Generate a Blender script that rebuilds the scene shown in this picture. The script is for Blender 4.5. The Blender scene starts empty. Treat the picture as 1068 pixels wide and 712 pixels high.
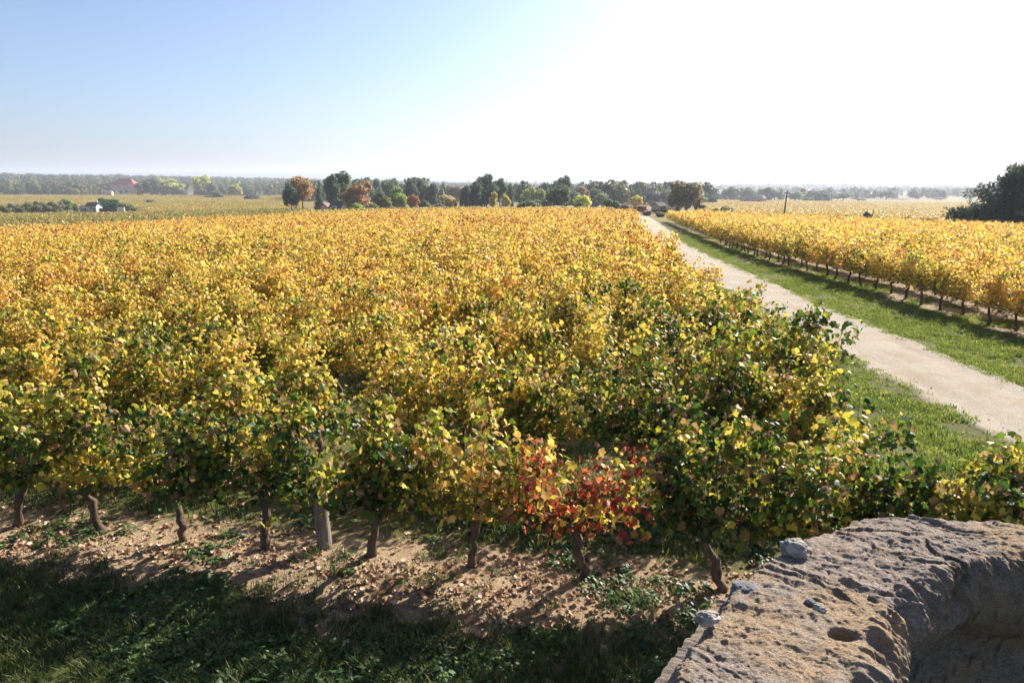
import bpy, math, random
import numpy as np
R = math.radians
rng = np.random.default_rng(11)
random.seed(5)
scene = bpy.context.scene
COL = scene.collection

# ---------------------------------------------------------------- camera, sky, sun, exposure
CAM_H, PITCH, FPX = 3.7, R(13.1), 712.0
cam_d = bpy.data.cameras.new("camera"); cam = bpy.data.objects.new("camera", cam_d); COL.objects.link(cam)
cam.location = (0, 0, CAM_H); cam.rotation_euler = (R(90) - PITCH, 0, 0)
cam_d.lens = 24.0; cam_d.sensor_width = 36.0; cam_d.clip_start = 0.05; cam_d.clip_end = 40000
scene.camera = cam
SUN_AZ, SUN_EL = R(43), R(32)          # azimuth measured from +Y towards +X
SUN_STRENGTH, SKY_STRENGTH, EXPOSURE = 5.0, 0.070, 1.45
world = bpy.data.worlds.new("World"); scene.world = world; world.use_nodes = True
wn = world.node_tree.nodes; wl = world.node_tree.links
bg = wn["Background"]
sky = wn.new("ShaderNodeTexSky"); sky.sky_type = 'NISHITA'; sky.sun_disc = False
sky.sun_elevation = SUN_EL; sky.sun_rotation = SUN_AZ
sky.air_density = 0.8; sky.dust_density = 2.2; sky.ozone_density = 4.5; sky.altitude = 100
wl.new(sky.outputs[0], bg.inputs[0]); bg.inputs[1].default_value = SKY_STRENGTH
sd = bpy.data.lights.new("sun", 'SUN'); sd.energy = SUN_STRENGTH; sd.angle = R(0.5); sd.color = (1.0, 0.94, 0.85)
sun = bpy.data.objects.new("sun", sd); COL.objects.link(sun)
sun.rotation_euler = (R(90) - SUN_EL, 0, math.pi - SUN_AZ)
vs = scene.view_settings; vs.view_transform = 'Standard'; vs.look = 'None'; vs.exposure = EXPOSURE; vs.gamma = 1.0
vs.use_curve_mapping = False
cy = scene.cycles
cy.max_bounces = 7; cy.diffuse_bounces = 3; cy.glossy_bounces = 2; cy.transmission_bounces = 4; cy.volume_bounces = 1
cy.transparent_max_bounces = 4; cy.caustics_reflective = False; cy.caustics_refractive = False

# ---------------------------------------------------------------- numeric helpers
def _hash(ix, iy, iz, seed):
    h = (ix * 374761393 + iy * 668265263 + iz * 2147483647 + seed * 974634777) & 0xFFFFFFFF
    h = ((h ^ (h >> 13)) * 1274126177) & 0xFFFFFFFF
    h = h ^ (h >> 16)
    return (h & 0xFFFFFF) / float(0xFFFFFF)
def vnoise(x, y, z=None, seed=0):
    x = np.asarray(x, float); y = np.asarray(y, float); z = np.zeros_like(x) if z is None else np.asarray(z, float)
    x0, y0, z0 = np.floor(x).astype(np.int64), np.floor(y).astype(np.int64), np.floor(z).astype(np.int64)
    fx, fy, fz = x - x0, y - y0, z - z0
    s = lambda t: t * t * t * (t * (t * 6 - 15) + 10)
    u, v, w = s(fx), s(fy), s(fz)
    out = 0
    for dx in (0, 1):
        for dy in (0, 1):
            for dz in (0, 1):
                wt = (u if dx else 1 - u) * (v if dy else 1 - v) * (w if dz else 1 - w)
                out = out + wt * _hash(x0 + dx, y0 + dy, z0 + dz, seed)
    return out                                                 # 0..1
def fbm(x, y, z=None, octv=4, seed=0, gain=0.5, ridged=False):
    a, t, n = 1.0, 0, 0
    f = 1.0
    for o in range(octv):
        v = vnoise(x * f + 17.3 * o, y * f - 9.1 * o, None if z is None else z * f + 3.7 * o, seed + o)
        if ridged: v = 1 - abs(2 * v - 1)
        t = t + a * v; n += a; a *= gain; f *= 2.03
    return t / n
def sstep(a, b, x):
    t = np.clip((x - a) / (b - a), 0, 1); return t * t * (3 - 2 * t)

# ---------------------------------------------------------------- the lie of the land
TY = np.array([0, 30, 60, 90, 130, 200, 300, 600, 1000, 1500, 2200, 3500, 5500, 8000, 11000.])
TT = np.array([-0.8, -0.55, -0.35, 0.0, 0.3, 0.75])
TZ = np.array([
 [0, -.35, -1.9, -3.7, -5.6, -7.5, -10.5, -12.4, -12, 3, 20, 2, -15, 128, 100],
 [0, -.3, -1.5, -3.0, -4.8, -6.8, -10.0, -12.2, -13, -2, 14, -2, -15, 130, 100],
 [0, -.2, -0.9, -1.8, -3.3, -5.6, -8.5, -11.5, -14, -9, 3, -6, -15, 128, 100],
 [0, -.1, -0.5, -1.2, -2.5, -4.2, -7.0, -12.5, -18, -18, -14, -16, -15, 112, 90],
 [0, -.2, -0.8, -1.6, -3.0, -5.0, -8.0, -12.5, -18, -20, -20, -20, -15, 55, 40],
 [0, -.4, -1.7, -3.2, -5.0, -7.5, -10.5, -16.0, -20, -24, -24, -22, -15, 8, 6]])
_LG = np.linspace(0, math.log1p(11000 / 20.), 600)
_YG = 20 * np.expm1(_LG)
_ZG = np.array([np.convolve(np.pad(np.interp(_YG, TY, z), 14, mode='edge'), np.hanning(29) / np.hanning(29).sum(), 'valid') for z in TZ])
_ZG -= _ZG[:, :1]
_TG = np.linspace(-1.4, 1.4, 141)
_ZT = np.array([np.interp(_TG, TT, _ZG[:, k]) for k in range(600)])          # (600,141)
_kk = np.hanning(25); _kk /= _kk.sum()
_ZT = np.array([np.convolve(np.pad(r, 12, mode='edge'), _kk, 'valid') for r in _ZT])
def base_z(x, y):
    x = np.asarray(x, float); y = np.asarray(y, float)
    yy = np.clip(y, 0, 10990)
    t = np.clip(x / (np.maximum(y, 0) + 3.0), -1.39, 1.39)
    fy = np.log1p(yy / 20.) / _LG[-1] * 599; ft = (t + 1.4) / 2.8 * 140
    i = np.clip(fy.astype(int), 0, 598); j = np.clip(ft.astype(int), 0, 139)
    a, b = fy - i, ft - j
    return (_ZT[i, j] * (1 - a) + _ZT[i + 1, j] * a) * (1 - b) + (_ZT[i, j + 1] * (1 - a) + _ZT[i + 1, j + 1] * a) * b
def path_x(y):
    y = np.asarray(y, float); u = np.clip(y - 10, 0, 50)
    return 8.65 + 0.0017 * u ** 2 + .17 * np.maximum(0, y - 60)
PATH_END = 150.0
def path_half(y):
    return 1.2 + 0.0 * np.asarray(y, float)
ROW_D = np.array([math.cos(R(10)), -math.sin(R(10))]); ROW_N = np.array([math.sin(R(10)), math.cos(R(10))])
ROW0 = np.array([-0.42, 6.13]); ROW_GAP = 2.45
def row_q(x, y):      # signed distance beyond the front row
    return (np.asarray(x) - ROW0[0]) * ROW_N[0] + (np.asarray(y) - ROW0[1]) * ROW_N[1]
def left_edge_x(y):   # right-hand end of the left field's rows
    y = np.asarray(y, float)
    return path_x(y) - np.interp(y, [4, 9, 14, 20, 30, 90], [4.1, 4.0, 3.4, 2.9, 2.3, 2.0])
def right_row_x(y):
    y = np.asarray(y, float)
    return path_x(y) + np.interp(y, [0, 18, 40, 90], [5.1, 4.8, 3.9, 3.0])
def ground_z(x, y):
    x = np.asarray(x, float); y = np.asarray(y, float)
    z = base_z(x, y)
    d = np.abs(x - path_x(y))
    m = sstep(1.2, 2.2, d) * (1 - sstep(40, 90, y))
    b = (fbm(x * 0.9, y * 0.9, octv=3, seed=3) - .5) * .10 + (fbm(x * 5, y * 5, octv=3, seed=9) - .5) * .05
    return z + b * m
def col_t(px, py=200.0):
    v = (356 - py) / FPX
    return ((px - 534) / FPX) / (math.cos(PITCH) + math.sin(PITCH) * v)
def slope_of(py):
    return math.tan(-PITCH + math.atan((356 - py) / FPX))
def spot(px, Y):
    x = col_t(px) * Y
    return x, Y, float(base_z(x, Y))

# ---------------------------------------------------------------- mesh + object helpers
def np_mesh(name, verts, faces_list, mats=(), smooth=False, mat_idx=None, attrs=None):
    """faces_list: list of int arrays (n,k)"""
    me = bpy.data.meshes.new(name)
    verts = np.asarray(verts, np.float32)
    me.vertices.add(len(verts)); me.vertices.foreach_set("co", verts.ravel())
    fl = [np.asarray(f, np.int32) for f in faces_list if len(f)]
    tot = np.concatenate([np.full(len(f), f.shape[1], np.int32) for f in fl]) if fl else np.zeros(0, np.int32)
    idx = np.concatenate([f.ravel() for f in fl]) if fl else np.zeros(0, np.int32)
    if not fl:
        me.update(); return me
    me.loops.add(len(idx)); me.loops.foreach_set("vertex_index", idx)
    me.polygons.add(len(tot))
    st = np.concatenate([[0], np.cumsum(tot)[:-1]]).astype(np.int32)
    me.polygons.foreach_set("loop_start", st)
    if mat_idx is not None: me.polygons.foreach_set("material_index", np.asarray(mat_idx, np.int32))
    me.polygons.foreach_set("use_smooth", np.full(len(tot), bool(smooth)))
    for m in mats: me.materials.append(m)
    for k, v in (attrs or {}).items():
        v = np.asarray(v, np.float32)
        if v.ndim == 1:
            a = me.attributes.new(k, 'FLOAT', 'POINT'); a.data.foreach_set("value", v)
        else:
            if v.shape[1] == 3: v = np.concatenate([v, np.ones((len(v), 1), np.float32)], 1)
            a = me.attributes.new(k, 'FLOAT_COLOR', 'POINT'); a.data.foreach_set("color", v.ravel())
    me.update(calc_edges=True)
    return me
def link(name, data, parent=None, loc=(0, 0, 0), rz=0.0, sc=(1, 1, 1)):
    o = bpy.data.objects.new(name, data); COL.objects.link(o)
    o.location = loc; o.rotation_euler = (0, 0, rz); o.scale = sc
    if parent is not None: o.parent = parent
    return o
def tag(o, label=None, cat=None, group=None, kind=None):
    if label: o["label"] = label
    if cat: o["category"] = cat
    if group: o["group"] = group
    if kind: o["kind"] = kind
    return o
class MB:
    def __init__(s): s.v = []; s.f3 = []; s.f4 = []; s.n = 0
    def add(s, v, f):
        v = np.asarray(v, float); f = np.asarray(f, int) + s.n
        s.v.append(v); (s.f3 if f.shape[1] == 3 else s.f4).append(f); s.n += len(v)
    def box(s, c, d, rz=0.0, tilt=(0, 0)):
        x, y, z = d[0] / 2, d[1] / 2, d[2] / 2
        v = np.array([[-x, -y, -z], [x, -y, -z], [x, y, -z], [-x, y, -z], [-x, -y, z], [x, -y, z], [x, y, z], [-x, y, z]])
        v[:, 0] += v[:, 2] * tilt[0]; v[:, 1] += v[:, 2] * tilt[1]
        c_, s_ = math.cos(rz), math.sin(rz)
        v = v @ np.array([[c_, s_, 0], [-s_, c_, 0], [0, 0, 1]]) + np.array(c)
        s.add(v, [[0, 3, 2, 1], [4, 5, 6, 7], [0, 1, 5, 4], [1, 2, 6, 5], [2, 3, 7, 6], [3, 0, 4, 7]])
    def tube(s, pts, rad, n=7, wob=0.0, cap=True):
        pts = np.asarray(pts, float); rad = np.asarray(rad, float) * np.ones(len(pts))
        T = np.gradient(pts, axis=0); T /= np.linalg.norm(T, axis=1)[:, None] + 1e-9
        ref = np.array([0.3, 0.9, 0.1]) if abs(T[0][2]) > .5 else np.array([0, 0, 1.])
        A = np.cross(T, ref); A /= np.linalg.norm(A, axis=1)[:, None] + 1e-9; B = np.cross(T, A)
        th = np.linspace(0, 2 * math.pi, n, endpoint=False)
        rr = rad[:, None] * (1 + wob * (rng.random((len(pts), n)) - .5))
        ring = pts[:, None] + rr[..., None] * (np.cos(th)[None, :, None] * A[:, None] + np.sin(th)[None, :, None] * B[:, None])
        i = np.arange(len(pts) - 1)[:, None] * n; j = np.arange(n)[None]; j2 = (j + 1) % n
        f = np.stack([i + j, i + j2, i + n + j2, i + n + j], -1).reshape(-1, 4)
        v = ring.reshape(-1, 3)
        base = s.n
        s.add(v, f)
        if cap:
            for e, flip in ((0, True), (len(pts) - 1, False)):
                cv = s.n
                s.v.append(pts[e][None]); s.n += 1
                jj = np.arange(n); q = np.stack([base + e * n + jj, base + e * n + (jj + 1) % n, np.full(n, cv)], -1)
                s.f3.append(q[:, ::-1] if flip else q)
    def mesh(s, name, mat, smooth=False, attrs=None):
        fl = []
        if s.f3: fl.append(np.concatenate(s.f3))
        if s.f4: fl.append(np.concatenate(s.f4))
        return np_mesh(name, np.concatenate(s.v), fl, [mat], smooth, attrs=attrs)
    def obj(s, name, mat, parent=None, smooth=False, **k):
        return link(name, s.mesh(name, mat, smooth), parent, **k)
def unit(v): return v / (np.linalg.norm(v, axis=-1, keepdims=True) + 1e-9)
def frames(nrm, tip):
    n = unit(nrm); t = unit(tip - (tip * n).sum(-1, keepdims=True) * n); s = np.cross(t, n)
    return s, t, n
def leaves_arrays(P, nrm, tip, size, tmpl, tris, curl=0.25):
    """stamp a leaf template (x,y in the blade plane) at each P"""
    N = len(P); s, t, n = frames(nrm, tip)
    T = np.asarray(tmpl, float)
    cu = curl * (0.4 + 1.2 * rng.random((N, 1)))
    tw = (rng.random((N, 1)) - .5) * .5
    z = -np.abs(T[:, 0])[None] * cu * 1.2 - (T[:, 1] ** 2)[None] * cu * .8 + (T[:, 0] * T[:, 1])[None] * tw
    V = P[:, None] + size[:, None, None] * (T[None, :, 0, None] * s[:, None] + T[None, :, 1, None] * t[:, None] + z[..., None] * n[:, None])
    k = len(T)
    F = (np.arange(N)[:, None, None] * k + np.asarray(tris)[None]).reshape(-1, np.asarray(tris).shape[1])
    return V.reshape(-1, 3), F, k
_half = [(0.0, 0.0), (.16, -.13), (.40, -.10), (.54, .14), (.43, .26), (.56, .50), (.44, .66), (.27, .66), (.16, .82), (0.0, 1.0)]
LEAF_HI = np.array([(0.0, .34)] + _half + [(-x, y) for x, y in _half[-2:0:-1]])
_m = len(LEAF_HI) - 1
TRI_HI = np.array([(0, 1 + i, 1 + (i + 1) % _m) for i in range(_m)])
LEAF_MID = np.array([(0, 0), (.42, -.08), (.52, .45), (0, 1.0), (-.52, .45), (-.42, -.08), (0, .4)])
TRI_MID = np.array([(6, i, (i + 1) % 6) for i in range(6)])
LEAF_LO = np.array([(0, 0), (.5, .4), (0, 1.0), (-.5, .4)])
TRI_LO = np.array([(0, 1, 2, 3)])

# ---------------------------------------------------------------- materials
def new_mat(name):
    m = bpy.data.materials.new(name); m.use_nodes = True
    nt = m.node_tree; nt.nodes.clear()
    out = nt.nodes.new("ShaderNodeOutputMaterial")
    return m, nt, out
def N(nt, t, **k):
    n = nt.nodes.new(t)
    for a, b in k.items(): setattr(n, a, b)
    return n
def ramp(nt, stops, fac=None, interp='LINEAR'):
    r = N(nt, "ShaderNodeValToRGB"); cr = r.color_ramp; cr.interpolation = interp
    while len(cr.elements) < len(stops): cr.elements.new(0.5)
    for e, (p, c) in zip(cr.elements, stops):
        e.position = p; e.color = (*c, 1)
    if fac is not None: nt.links.new(fac, r.inputs[0])
    return r
def noise(nt, scale, detail=4, rough=.55, vec=None, dist=0.0):
    n = N(nt, "ShaderNodeTexNoise"); n.inputs["Scale"].default_value = scale; n.inputs["Detail"].default_value = detail
    n.inputs["Roughness"].default_value = rough; n.inputs["Distortion"].default_value = dist
    if vec is not None: nt.links.new(vec, n.inputs["Vector"])
    return n
def math_n(nt, op, a, b=None, clamp=False):
    n = N(nt, "ShaderNodeMath", operation=op); n.use_clamp = clamp
    for i, v in enumerate((a, b)):
        if v is None: continue
        if hasattr(v, "links"): nt.links.new(v, n.inputs[i])
        else: n.inputs[i].default_value = v
    return n.outputs[0]
def mix(nt, fac, a, b, blend='MIX'):
    n = N(nt, "ShaderNodeMix", data_type='RGBA', blend_type=blend)
    for s, v in ((n.inputs[0], fac), (n.inputs[6], a), (n.inputs[7], b)):
        if hasattr(v, "links"): nt.links.new(v, s)
        elif isinstance(v, (int, float)): s.default_value = v
        else: s.default_value = (*v, 1)
    return n.outputs[2]
def principled(nt, out, col, rough=.8, spec=.3, bump=None, bump_str=.3, bump_dist=.02):
    p = N(nt, "ShaderNodeBsdfPrincipled")
    if hasattr(col, "links"): nt.links.new(col, p.inputs["Base Color"])
    else: p.inputs["Base Color"].default_value = (*col, 1)
    if hasattr(rough, "links"): nt.links.new(rough, p.inputs["Roughness"])
    else: p.inputs["Roughness"].default_value = rough
    p.inputs["Specular IOR Level"].default_value = spec
    if bump is not None:
        b = N(nt, "ShaderNodeBump"); b.inputs["Strength"].default_value = bump_str; b.inputs["Distance"].default_value = bump_dist
        nt.links.new(bump, b.inputs["Height"]); nt.links.new(b.outputs[0], p.inputs["Normal"])
    nt.links.new(p.outputs[0], out.inputs[0])
    return p
def simple(name, col, rough=.8, var=.25, scale=3.0, bump=.2, spec=.3):
    m, nt, out = new_mat(name)
    tc = N(nt, "ShaderNodeTexCoord")
    n = noise(nt, scale, 5, .6, tc.outputs["Object"])
    lo = tuple(c * (1 - var) for c in col); hi = tuple(min(1, c * (1 + var)) for c in col)
    r = ramp(nt, [(.3, lo), (.7, hi)], n.outputs[0])
    principled(nt, out, r.outputs[0], rough, spec, n.outputs[0], bump)
    return m
def leaf_shader(nt, out, col, transl=.45, rough=.45, spec=.4, trans_gain=1.35):
    p = N(nt, "ShaderNodeBsdfPrincipled"); nt.links.new(col, p.inputs["Base Color"])
    p.inputs["Roughness"].default_value = rough; p.inputs["Specular IOR Level"].default_value = spec
    t = N(nt, "ShaderNodeBsdfTranslucent")
    g = N(nt, "ShaderNodeVectorMath", operation='SCALE'); nt.links.new(col, g.inputs[0]); g.inputs["Scale"].default_value = trans_gain
    nt.links.new(g.outputs[0], t.inputs[0])
    mx = N(nt, "ShaderNodeMixShader"); mx.inputs[0].default_value = transl
    nt.links.new(p.outputs[0], mx.inputs[1]); nt.links.new(t.outputs[0], mx.inputs[2])
    nt.links.new(mx.outputs[0], out.inputs[0])
def mat_vine_leaf(name="vine_leaf", dull=0.0):
    m, nt, out = new_mat(name)
    a = N(nt, "ShaderNodeAttribute", attribute_type='INSTANCER', attribute_name="ripe")
    l = N(nt, "ShaderNodeAttribute", attribute_type='GEOMETRY', attribute_name="leaf")
    sp = N(nt, "ShaderNodeSeparateColor"); nt.links.new(l.outputs["Color"], sp.inputs[0])
    d = math_n(nt, 'MULTIPLY', math_n(nt, 'SUBTRACT', sp.outputs[0], .5), .56)
    tot = math_n(nt, 'ADD', a.outputs["Fac"], d, True)
    r = ramp(nt, [(0, (.022, .048, .009)), (.20, (.06, .11, .014)), (.34, (.17, .21, .024)), (.45, (.42, .36, .045)),
                  (.55, (.70, .53, .09)), (.76, (.80, .54, .12)), (.85, (.66, .37, .10)), (.92, (.40, .09, .03)), (.96, (.24, .03, .022)), (1, (.15, .035, .03))], tot)
    b = math_n(nt, 'ADD', math_n(nt, 'MULTIPLY', sp.outputs[1], .55), .72)
    g = N(nt, "ShaderNodeVectorMath", operation='SCALE'); nt.links.new(r.outputs[0], g.inputs[0]); nt.links.new(b, g.inputs["Scale"])
    # some leaves are dry, brown and dull
    dry = math_n(nt, 'GREATER_THAN', sp.outputs[2], .79)
    c = mix(nt, math_n(nt, 'MULTIPLY', dry, .75), g.outputs[0], (.34, .18, .08))
    if dull: c = mix(nt, dull, c, (.31, .235, .085))
    leaf_shader(nt, out, c, .36, .5, .28, 1.25)
    return m
def mat_tree_leaf(name, transl=.3, woods=False):
    m, nt, out = new_mat(name)
    oi = N(nt, "ShaderNodeObjectInfo")
    l = N(nt, "ShaderNodeAttribute", attribute_type='GEOMETRY', attribute_name="leaf")
    sp = N(nt, "ShaderNodeSeparateColor"); nt.links.new(l.outputs["Color"], sp.inputs[0])
    if woods:
        base = ramp(nt, [(0, (.05, .085, .035)), (.4, (.08, .12, .045)), (.65, (.14, .16, .05)), (.8, (.25, .23, .075)), (.9, (.20, .12, .06)), (1, (.30, .30, .10))], oi.outputs["Random"]).outputs[0]
    else:
        bb = N(nt, "ShaderNodeVectorMath", operation='SCALE'); nt.links.new(oi.outputs["Color"], bb.inputs[0]); bb.inputs["Scale"].default_value = 3.0; base = bb.outputs[0]
    b = math_n(nt, 'ADD', math_n(nt, 'MULTIPLY', sp.outputs[0], .7), .6)
    g = N(nt, "ShaderNodeVectorMath", operation='SCALE'); nt.links.new(base, g.inputs[0]); nt.links.new(b, g.inputs["Scale"])
    hs = mix(nt, math_n(nt, 'MULTIPLY', sp.outputs[1], .25), g.outputs[0], (.20, .15, .04))
    leaf_shader(nt, out, hs, transl, .6, .25, 1.2)
    return m
def mat_grass(name, c0, c1, c2, transl=.3):
    m, nt, out = new_mat(name)
    oi = N(nt, "ShaderNodeObjectInfo")
    l = N(nt, "ShaderNodeAttribute", attribute_type='GEOMETRY', attribute_name="leaf")
    sp = N(nt, "ShaderNodeSeparateColor"); nt.links.new(l.outputs["Color"], sp.inputs[0])
    s = math_n(nt, 'ADD', math_n(nt, 'MULTIPLY', oi.outputs["Random"], .5), math_n(nt, 'MULTIPLY', sp.outputs[0], .5))
    r = ramp(nt, [(.15, c0), (.5, c1), (.85, c2)], s)
    leaf_shader(nt, out, r.outputs[0], transl, .5, .3)
    return m
def mat_bark(name, c0, c1, scale=14):
    m, nt, out = new_mat(name)
    tc = N(nt, "ShaderNodeTexCoord")
    mp = N(nt, "ShaderNodeMapping"); mp.inputs["Scale"].default_value = (1, 1, .25); nt.links.new(tc.outputs["Object"], mp.inputs[0])
    n = noise(nt, scale, 6, .65, mp.outputs[0], .6)
    r = ramp(nt, [(.3, c0), (.7, c1)], n.outputs[0])
    principled(nt, out, r.outputs[0], .9, .15, n.outputs[0], .8, .02)
    return m
def mat_ground():
    m, nt, out = new_mat("ground")
    geo = N(nt, "ShaderNodeNewGeometry"); pos = geo.outputs["Position"]
    z = N(nt, "ShaderNodeAttribute", attribute_type='GEOMETRY', attribute_name="zone")
    sp = N(nt, "ShaderNodeSeparateColor"); nt.links.new(z.outputs["Color"], sp.inputs[0])
    n1 = noise(nt, 6, 8, .65, pos); n2 = noise(nt, 45, 6, .7, pos); n3 = noise(nt, .8, 4, .6, pos); n4 = noise(nt, .012, 4, .6, pos)
    soil = ramp(nt, [(.25, (.13, .088, .046)), (.5, (.30, .215, .12)), (.75, (.46, .36, .225))], n2.outputs[0]).outputs[0]
    soil = mix(nt, .5, soil, ramp(nt, [(.3, (.20, .13, .08)), (.7, (.42, .30, .20))], n1.outputs[0]).outputs[0])
    grass = ramp(nt, [(.25, (.04, .045, .014)), (.5, (.09, .095, .028)), (.8, (.17, .155, .055))], n2.outputs[0]).outputs[0]
    grass = mix(nt, ramp(nt, [(.45, (0, 0, 0)), (.75, (.6, .6, .6))], n1.outputs[0]).outputs[0], grass, (.12, .10, .045))
    gm = math_n(nt, 'ADD', sp.outputs[0], math_n(nt, 'MULTIPLY', math_n(nt, 'SUBTRACT', n1.outputs[0], .5), 1.6))
    gm = ramp(nt, [(.35, (0, 0, 0)), (.65, (1, 1, 1))], gm).outputs[0]
    near = mix(nt, gm, soil, grass)
    far = ramp(nt, [(.35, (.13, .105, .04)), (.5, (.20, .15, .05)), (.62, (.11, .115, .04)), (.75, (.22, .14, .05))], n4.outputs[0]).outputs[0]
    far = mix(nt, .35, far, ramp(nt, [(.3, (.08, .075, .03)), (.7, (.24, .17, .06))], n3.outputs[0]).outputs[0])
    wood = ramp(nt, [(.35, (.03, .04, .02)), (.7, (.06, .065, .028))], n4.outputs[0]).outputs[0]
    c = mix(nt, sp.outputs[1], near, far); c = mix(nt, sp.outputs[2], c, wood)
    h = math_n(nt, 'ADD', n2.outputs[0], n1.outputs[0])
    principled(nt, out, c, .95, .1, h, .7, .05)
    return m
def mat_path():
    m, nt, out = new_mat("gravel_track")
    geo = N(nt, "ShaderNodeNewGeometry"); pos = geo.outputs["Position"]
    a = N(nt, "ShaderNodeAttribute", attribute_type='GEOMETRY', attribute_name="across")
    n1 = noise(nt, 60, 5, .75, pos); n2 = noise(nt, 1.3, 5, .65, pos); n3 = noise(nt, 9, 5, .7, pos)
    vor = N(nt, "ShaderNodeTexVoronoi"); vor.inputs["Scale"].default_value = 26; nt.links.new(pos, vor.inputs["Vector"])
    c = ramp(nt, [(.3, (.185, .152, .115)), (.5, (.335, .285, .22)), (.72, (.51, .455, .37))], n1.outputs[0]).outputs[0]
    c = mix(nt, ramp(nt, [(.42, (0, 0, 0)), (.62, (.85, .85, .85))], n2.outputs[0]).outputs[0], c, (.29, .23, .16))
    c = mix(nt, ramp(nt, [(.5, (0, 0, 0)), (.72, (.5, .5, .5))], n3.outputs[0]).outputs[0], c, (.46, .405, .35))
    st = ramp(nt, [(.08, (1, 1, 1)), (.2, (0, 0, 0))], vor.outputs["Distance"]).outputs[0]
    c = mix(nt, math_n(nt, 'MULTIPLY', st, .5), c, (.56, .51, .45))
    # straw and grass along the crown between the wheel tracks and the edges
    ed = math_n(nt, 'ADD', a.outputs["Fac"], math_n(nt, 'MULTIPLY', math_n(nt, 'SUBTRACT', n3.outputs[0], .5), .9))
    em = ramp(nt, [(.55, (0, 0, 0)), (.95, (1, 1, 1))], ed).outputs[0]
    c = mix(nt, math_n(nt, 'MULTIPLY', em, .8), c, (.15, .135, .06))
    h = math_n(nt, 'ADD', n1.outputs[0], math_n(nt, 'MULTIPLY', st, .6))
    principled(nt, out, c, .95, .1, h, .8, .03)
    return m
def mat_rock():
    m, nt, out = new_mat("weathered_stone")
    tc = N(nt, "ShaderNodeTexCoord"); pos = tc.outputs["Object"]
    mp = N(nt, "ShaderNodeMapping"); mp.inputs["Rotation"].default_value = (0, 0, R(-35)); mp.inputs["Scale"].default_value = (.6, 1.7, 1.2)
    nt.links.new(pos, mp.inputs[0])
    n1 = noise(nt, 9, 10, .72, mp.outputs[0], .8); n2 = noise(nt, 75, 8, .78, mp.outputs[0], .3); n3 = noise(nt, 3.2, 6, .65, pos); n5 = noise(nt, 260, 4, .7, pos); n4 = noise(nt, 5.1, 7, .68, pos, .5)
    c = ramp(nt, [(.28, (.15, .11, .085)), (.45, (.30, .232, .182)), (.6, (.41, .33, .262)), (.8, (.53, .45, .37))], n1.outputs[0]).outputs[0]
    c = mix(nt, .6, c, ramp(nt, [(.32, (.11, .085, .07)), (.48, (.31, .245, .20)), (.72, (.62, .535, .46))], n2.outputs[0]).outputs[0])
    c = mix(nt, ramp(nt, [(.51, (0, 0, 0)), (.62, (.8, .8, .8))], n3.outputs[0]).outputs[0], c, (.42, .29, .17))
    c = mix(nt, ramp(nt, [(.60, (0, 0, 0)), (.67, (.8, .8, .8))], n4.outputs[0]).outputs[0], c, (.10, .098, .098))
    c = mix(nt, ramp(nt, [(.34, (.85, .85, .85)), (.41, (0, 0, 0))], n1.outputs[0]).outputs[0], c, (.10, .075, .058))
    c = mix(nt, ramp(nt, [(.56, (0, 0, 0)), (.66, (.55, .55, .55))], n5.outputs[0]).outputs[0], c, (.74, .66, .58))
    c = mix(nt, ramp(nt, [(.34, (.7, .7, .7)), (.44, (0, 0, 0))], n5.outputs[0]).outputs[0], c, (.12, .09, .075))
    h = math_n(nt, 'ADD', math_n(nt, 'MULTIPLY', n2.outputs[0], 1.0), math_n(nt, 'ADD', n1.outputs[0], math_n(nt, 'MULTIPLY', n5.outputs[0], .5)))
    principled(nt, out, c, .95, .08, h, 1.0, .016)
    return m
M_LEAF = mat_vine_leaf(); M_LEAF_FAR = mat_vine_leaf("thin_vine_leaf", .5); M_TREE = mat_tree_leaf("tree_foliage", .42); M_WOOD = mat_tree_leaf("woodland_foliage", .2, True)
M_VBARK = mat_bark("vine_bark", (.045, .03, .02), (.17, .12, .085), 26); M_TBARK = mat_bark("tree_bark", (.04, .032, .025), (.13, .105, .085), 5)
M_CANE = mat_bark("cane_bark", (.16, .085, .04), (.30, .17, .08), 30)
M_POSTW = mat_bark("weathered_post", (.11, .092, .072), (.29, .25, .20), 16)
M_GROUND = mat_ground(); M_PATH = mat_path(); M_ROCK = mat_rock()
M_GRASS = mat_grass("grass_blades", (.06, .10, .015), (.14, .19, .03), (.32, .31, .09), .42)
M_GRASS_D = mat_grass("shade_tinted_grass", (.022, .045, .010), (.06, .095, .018), (.20, .18, .06), .3)  # darker copy of the grass, with the rows' shade put into its colour
M_WEED = mat_grass("weed_leaves", (.025, .06, .015), (.06, .11, .025), (.11, .16, .04))
M_LITTER = mat_grass("dead_leaves", (.12, .055, .03), (.32, .18, .10), (.52, .36, .22), .15)
M_CLOD = simple("soil_clod", (.34, .235, .145), .95, .4, 30, .8, .1)
M_PLASTER = simple("pale_plaster", (.72, .68, .60), .85, .08, 1.2, .1)
M_PINK = simple("rosy_plaster", (.62, .42, .38), .85, .12, 1.0, .1)
M_STONEW = simple("house_stone", (.42, .36, .30), .9, .2, 2.5, .3)
M_ROOFRED = simple("red_tiles", (.42, .13, .09), .85, .25, 4, .4)
M_ROOFBR = simple("brown_tiles", (.20, .125, .095), .85, .3, 4, .4)
M_ROOFGR = simple("slate_roof", (.12, .105, .10), .95, .25, 4, .3, .08)
M_GREYW = simple("grey_render", (.40, .39, .40), .8, .12, 2, .1)
M_DARK = simple("dark_opening", (.03, .03, .035), .4, .2, 3, .05)
M_SHUT = simple("shutter_paint", (.22, .25, .27), .6, .1, 3, .05)
M_DARKW = simple("tarred_wood", (.07, .055, .045), .85, .3, 8, .3)
M_WHITE = simple("white_stake", (.78, .76, .72), .7, .08, 3, .05)
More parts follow.
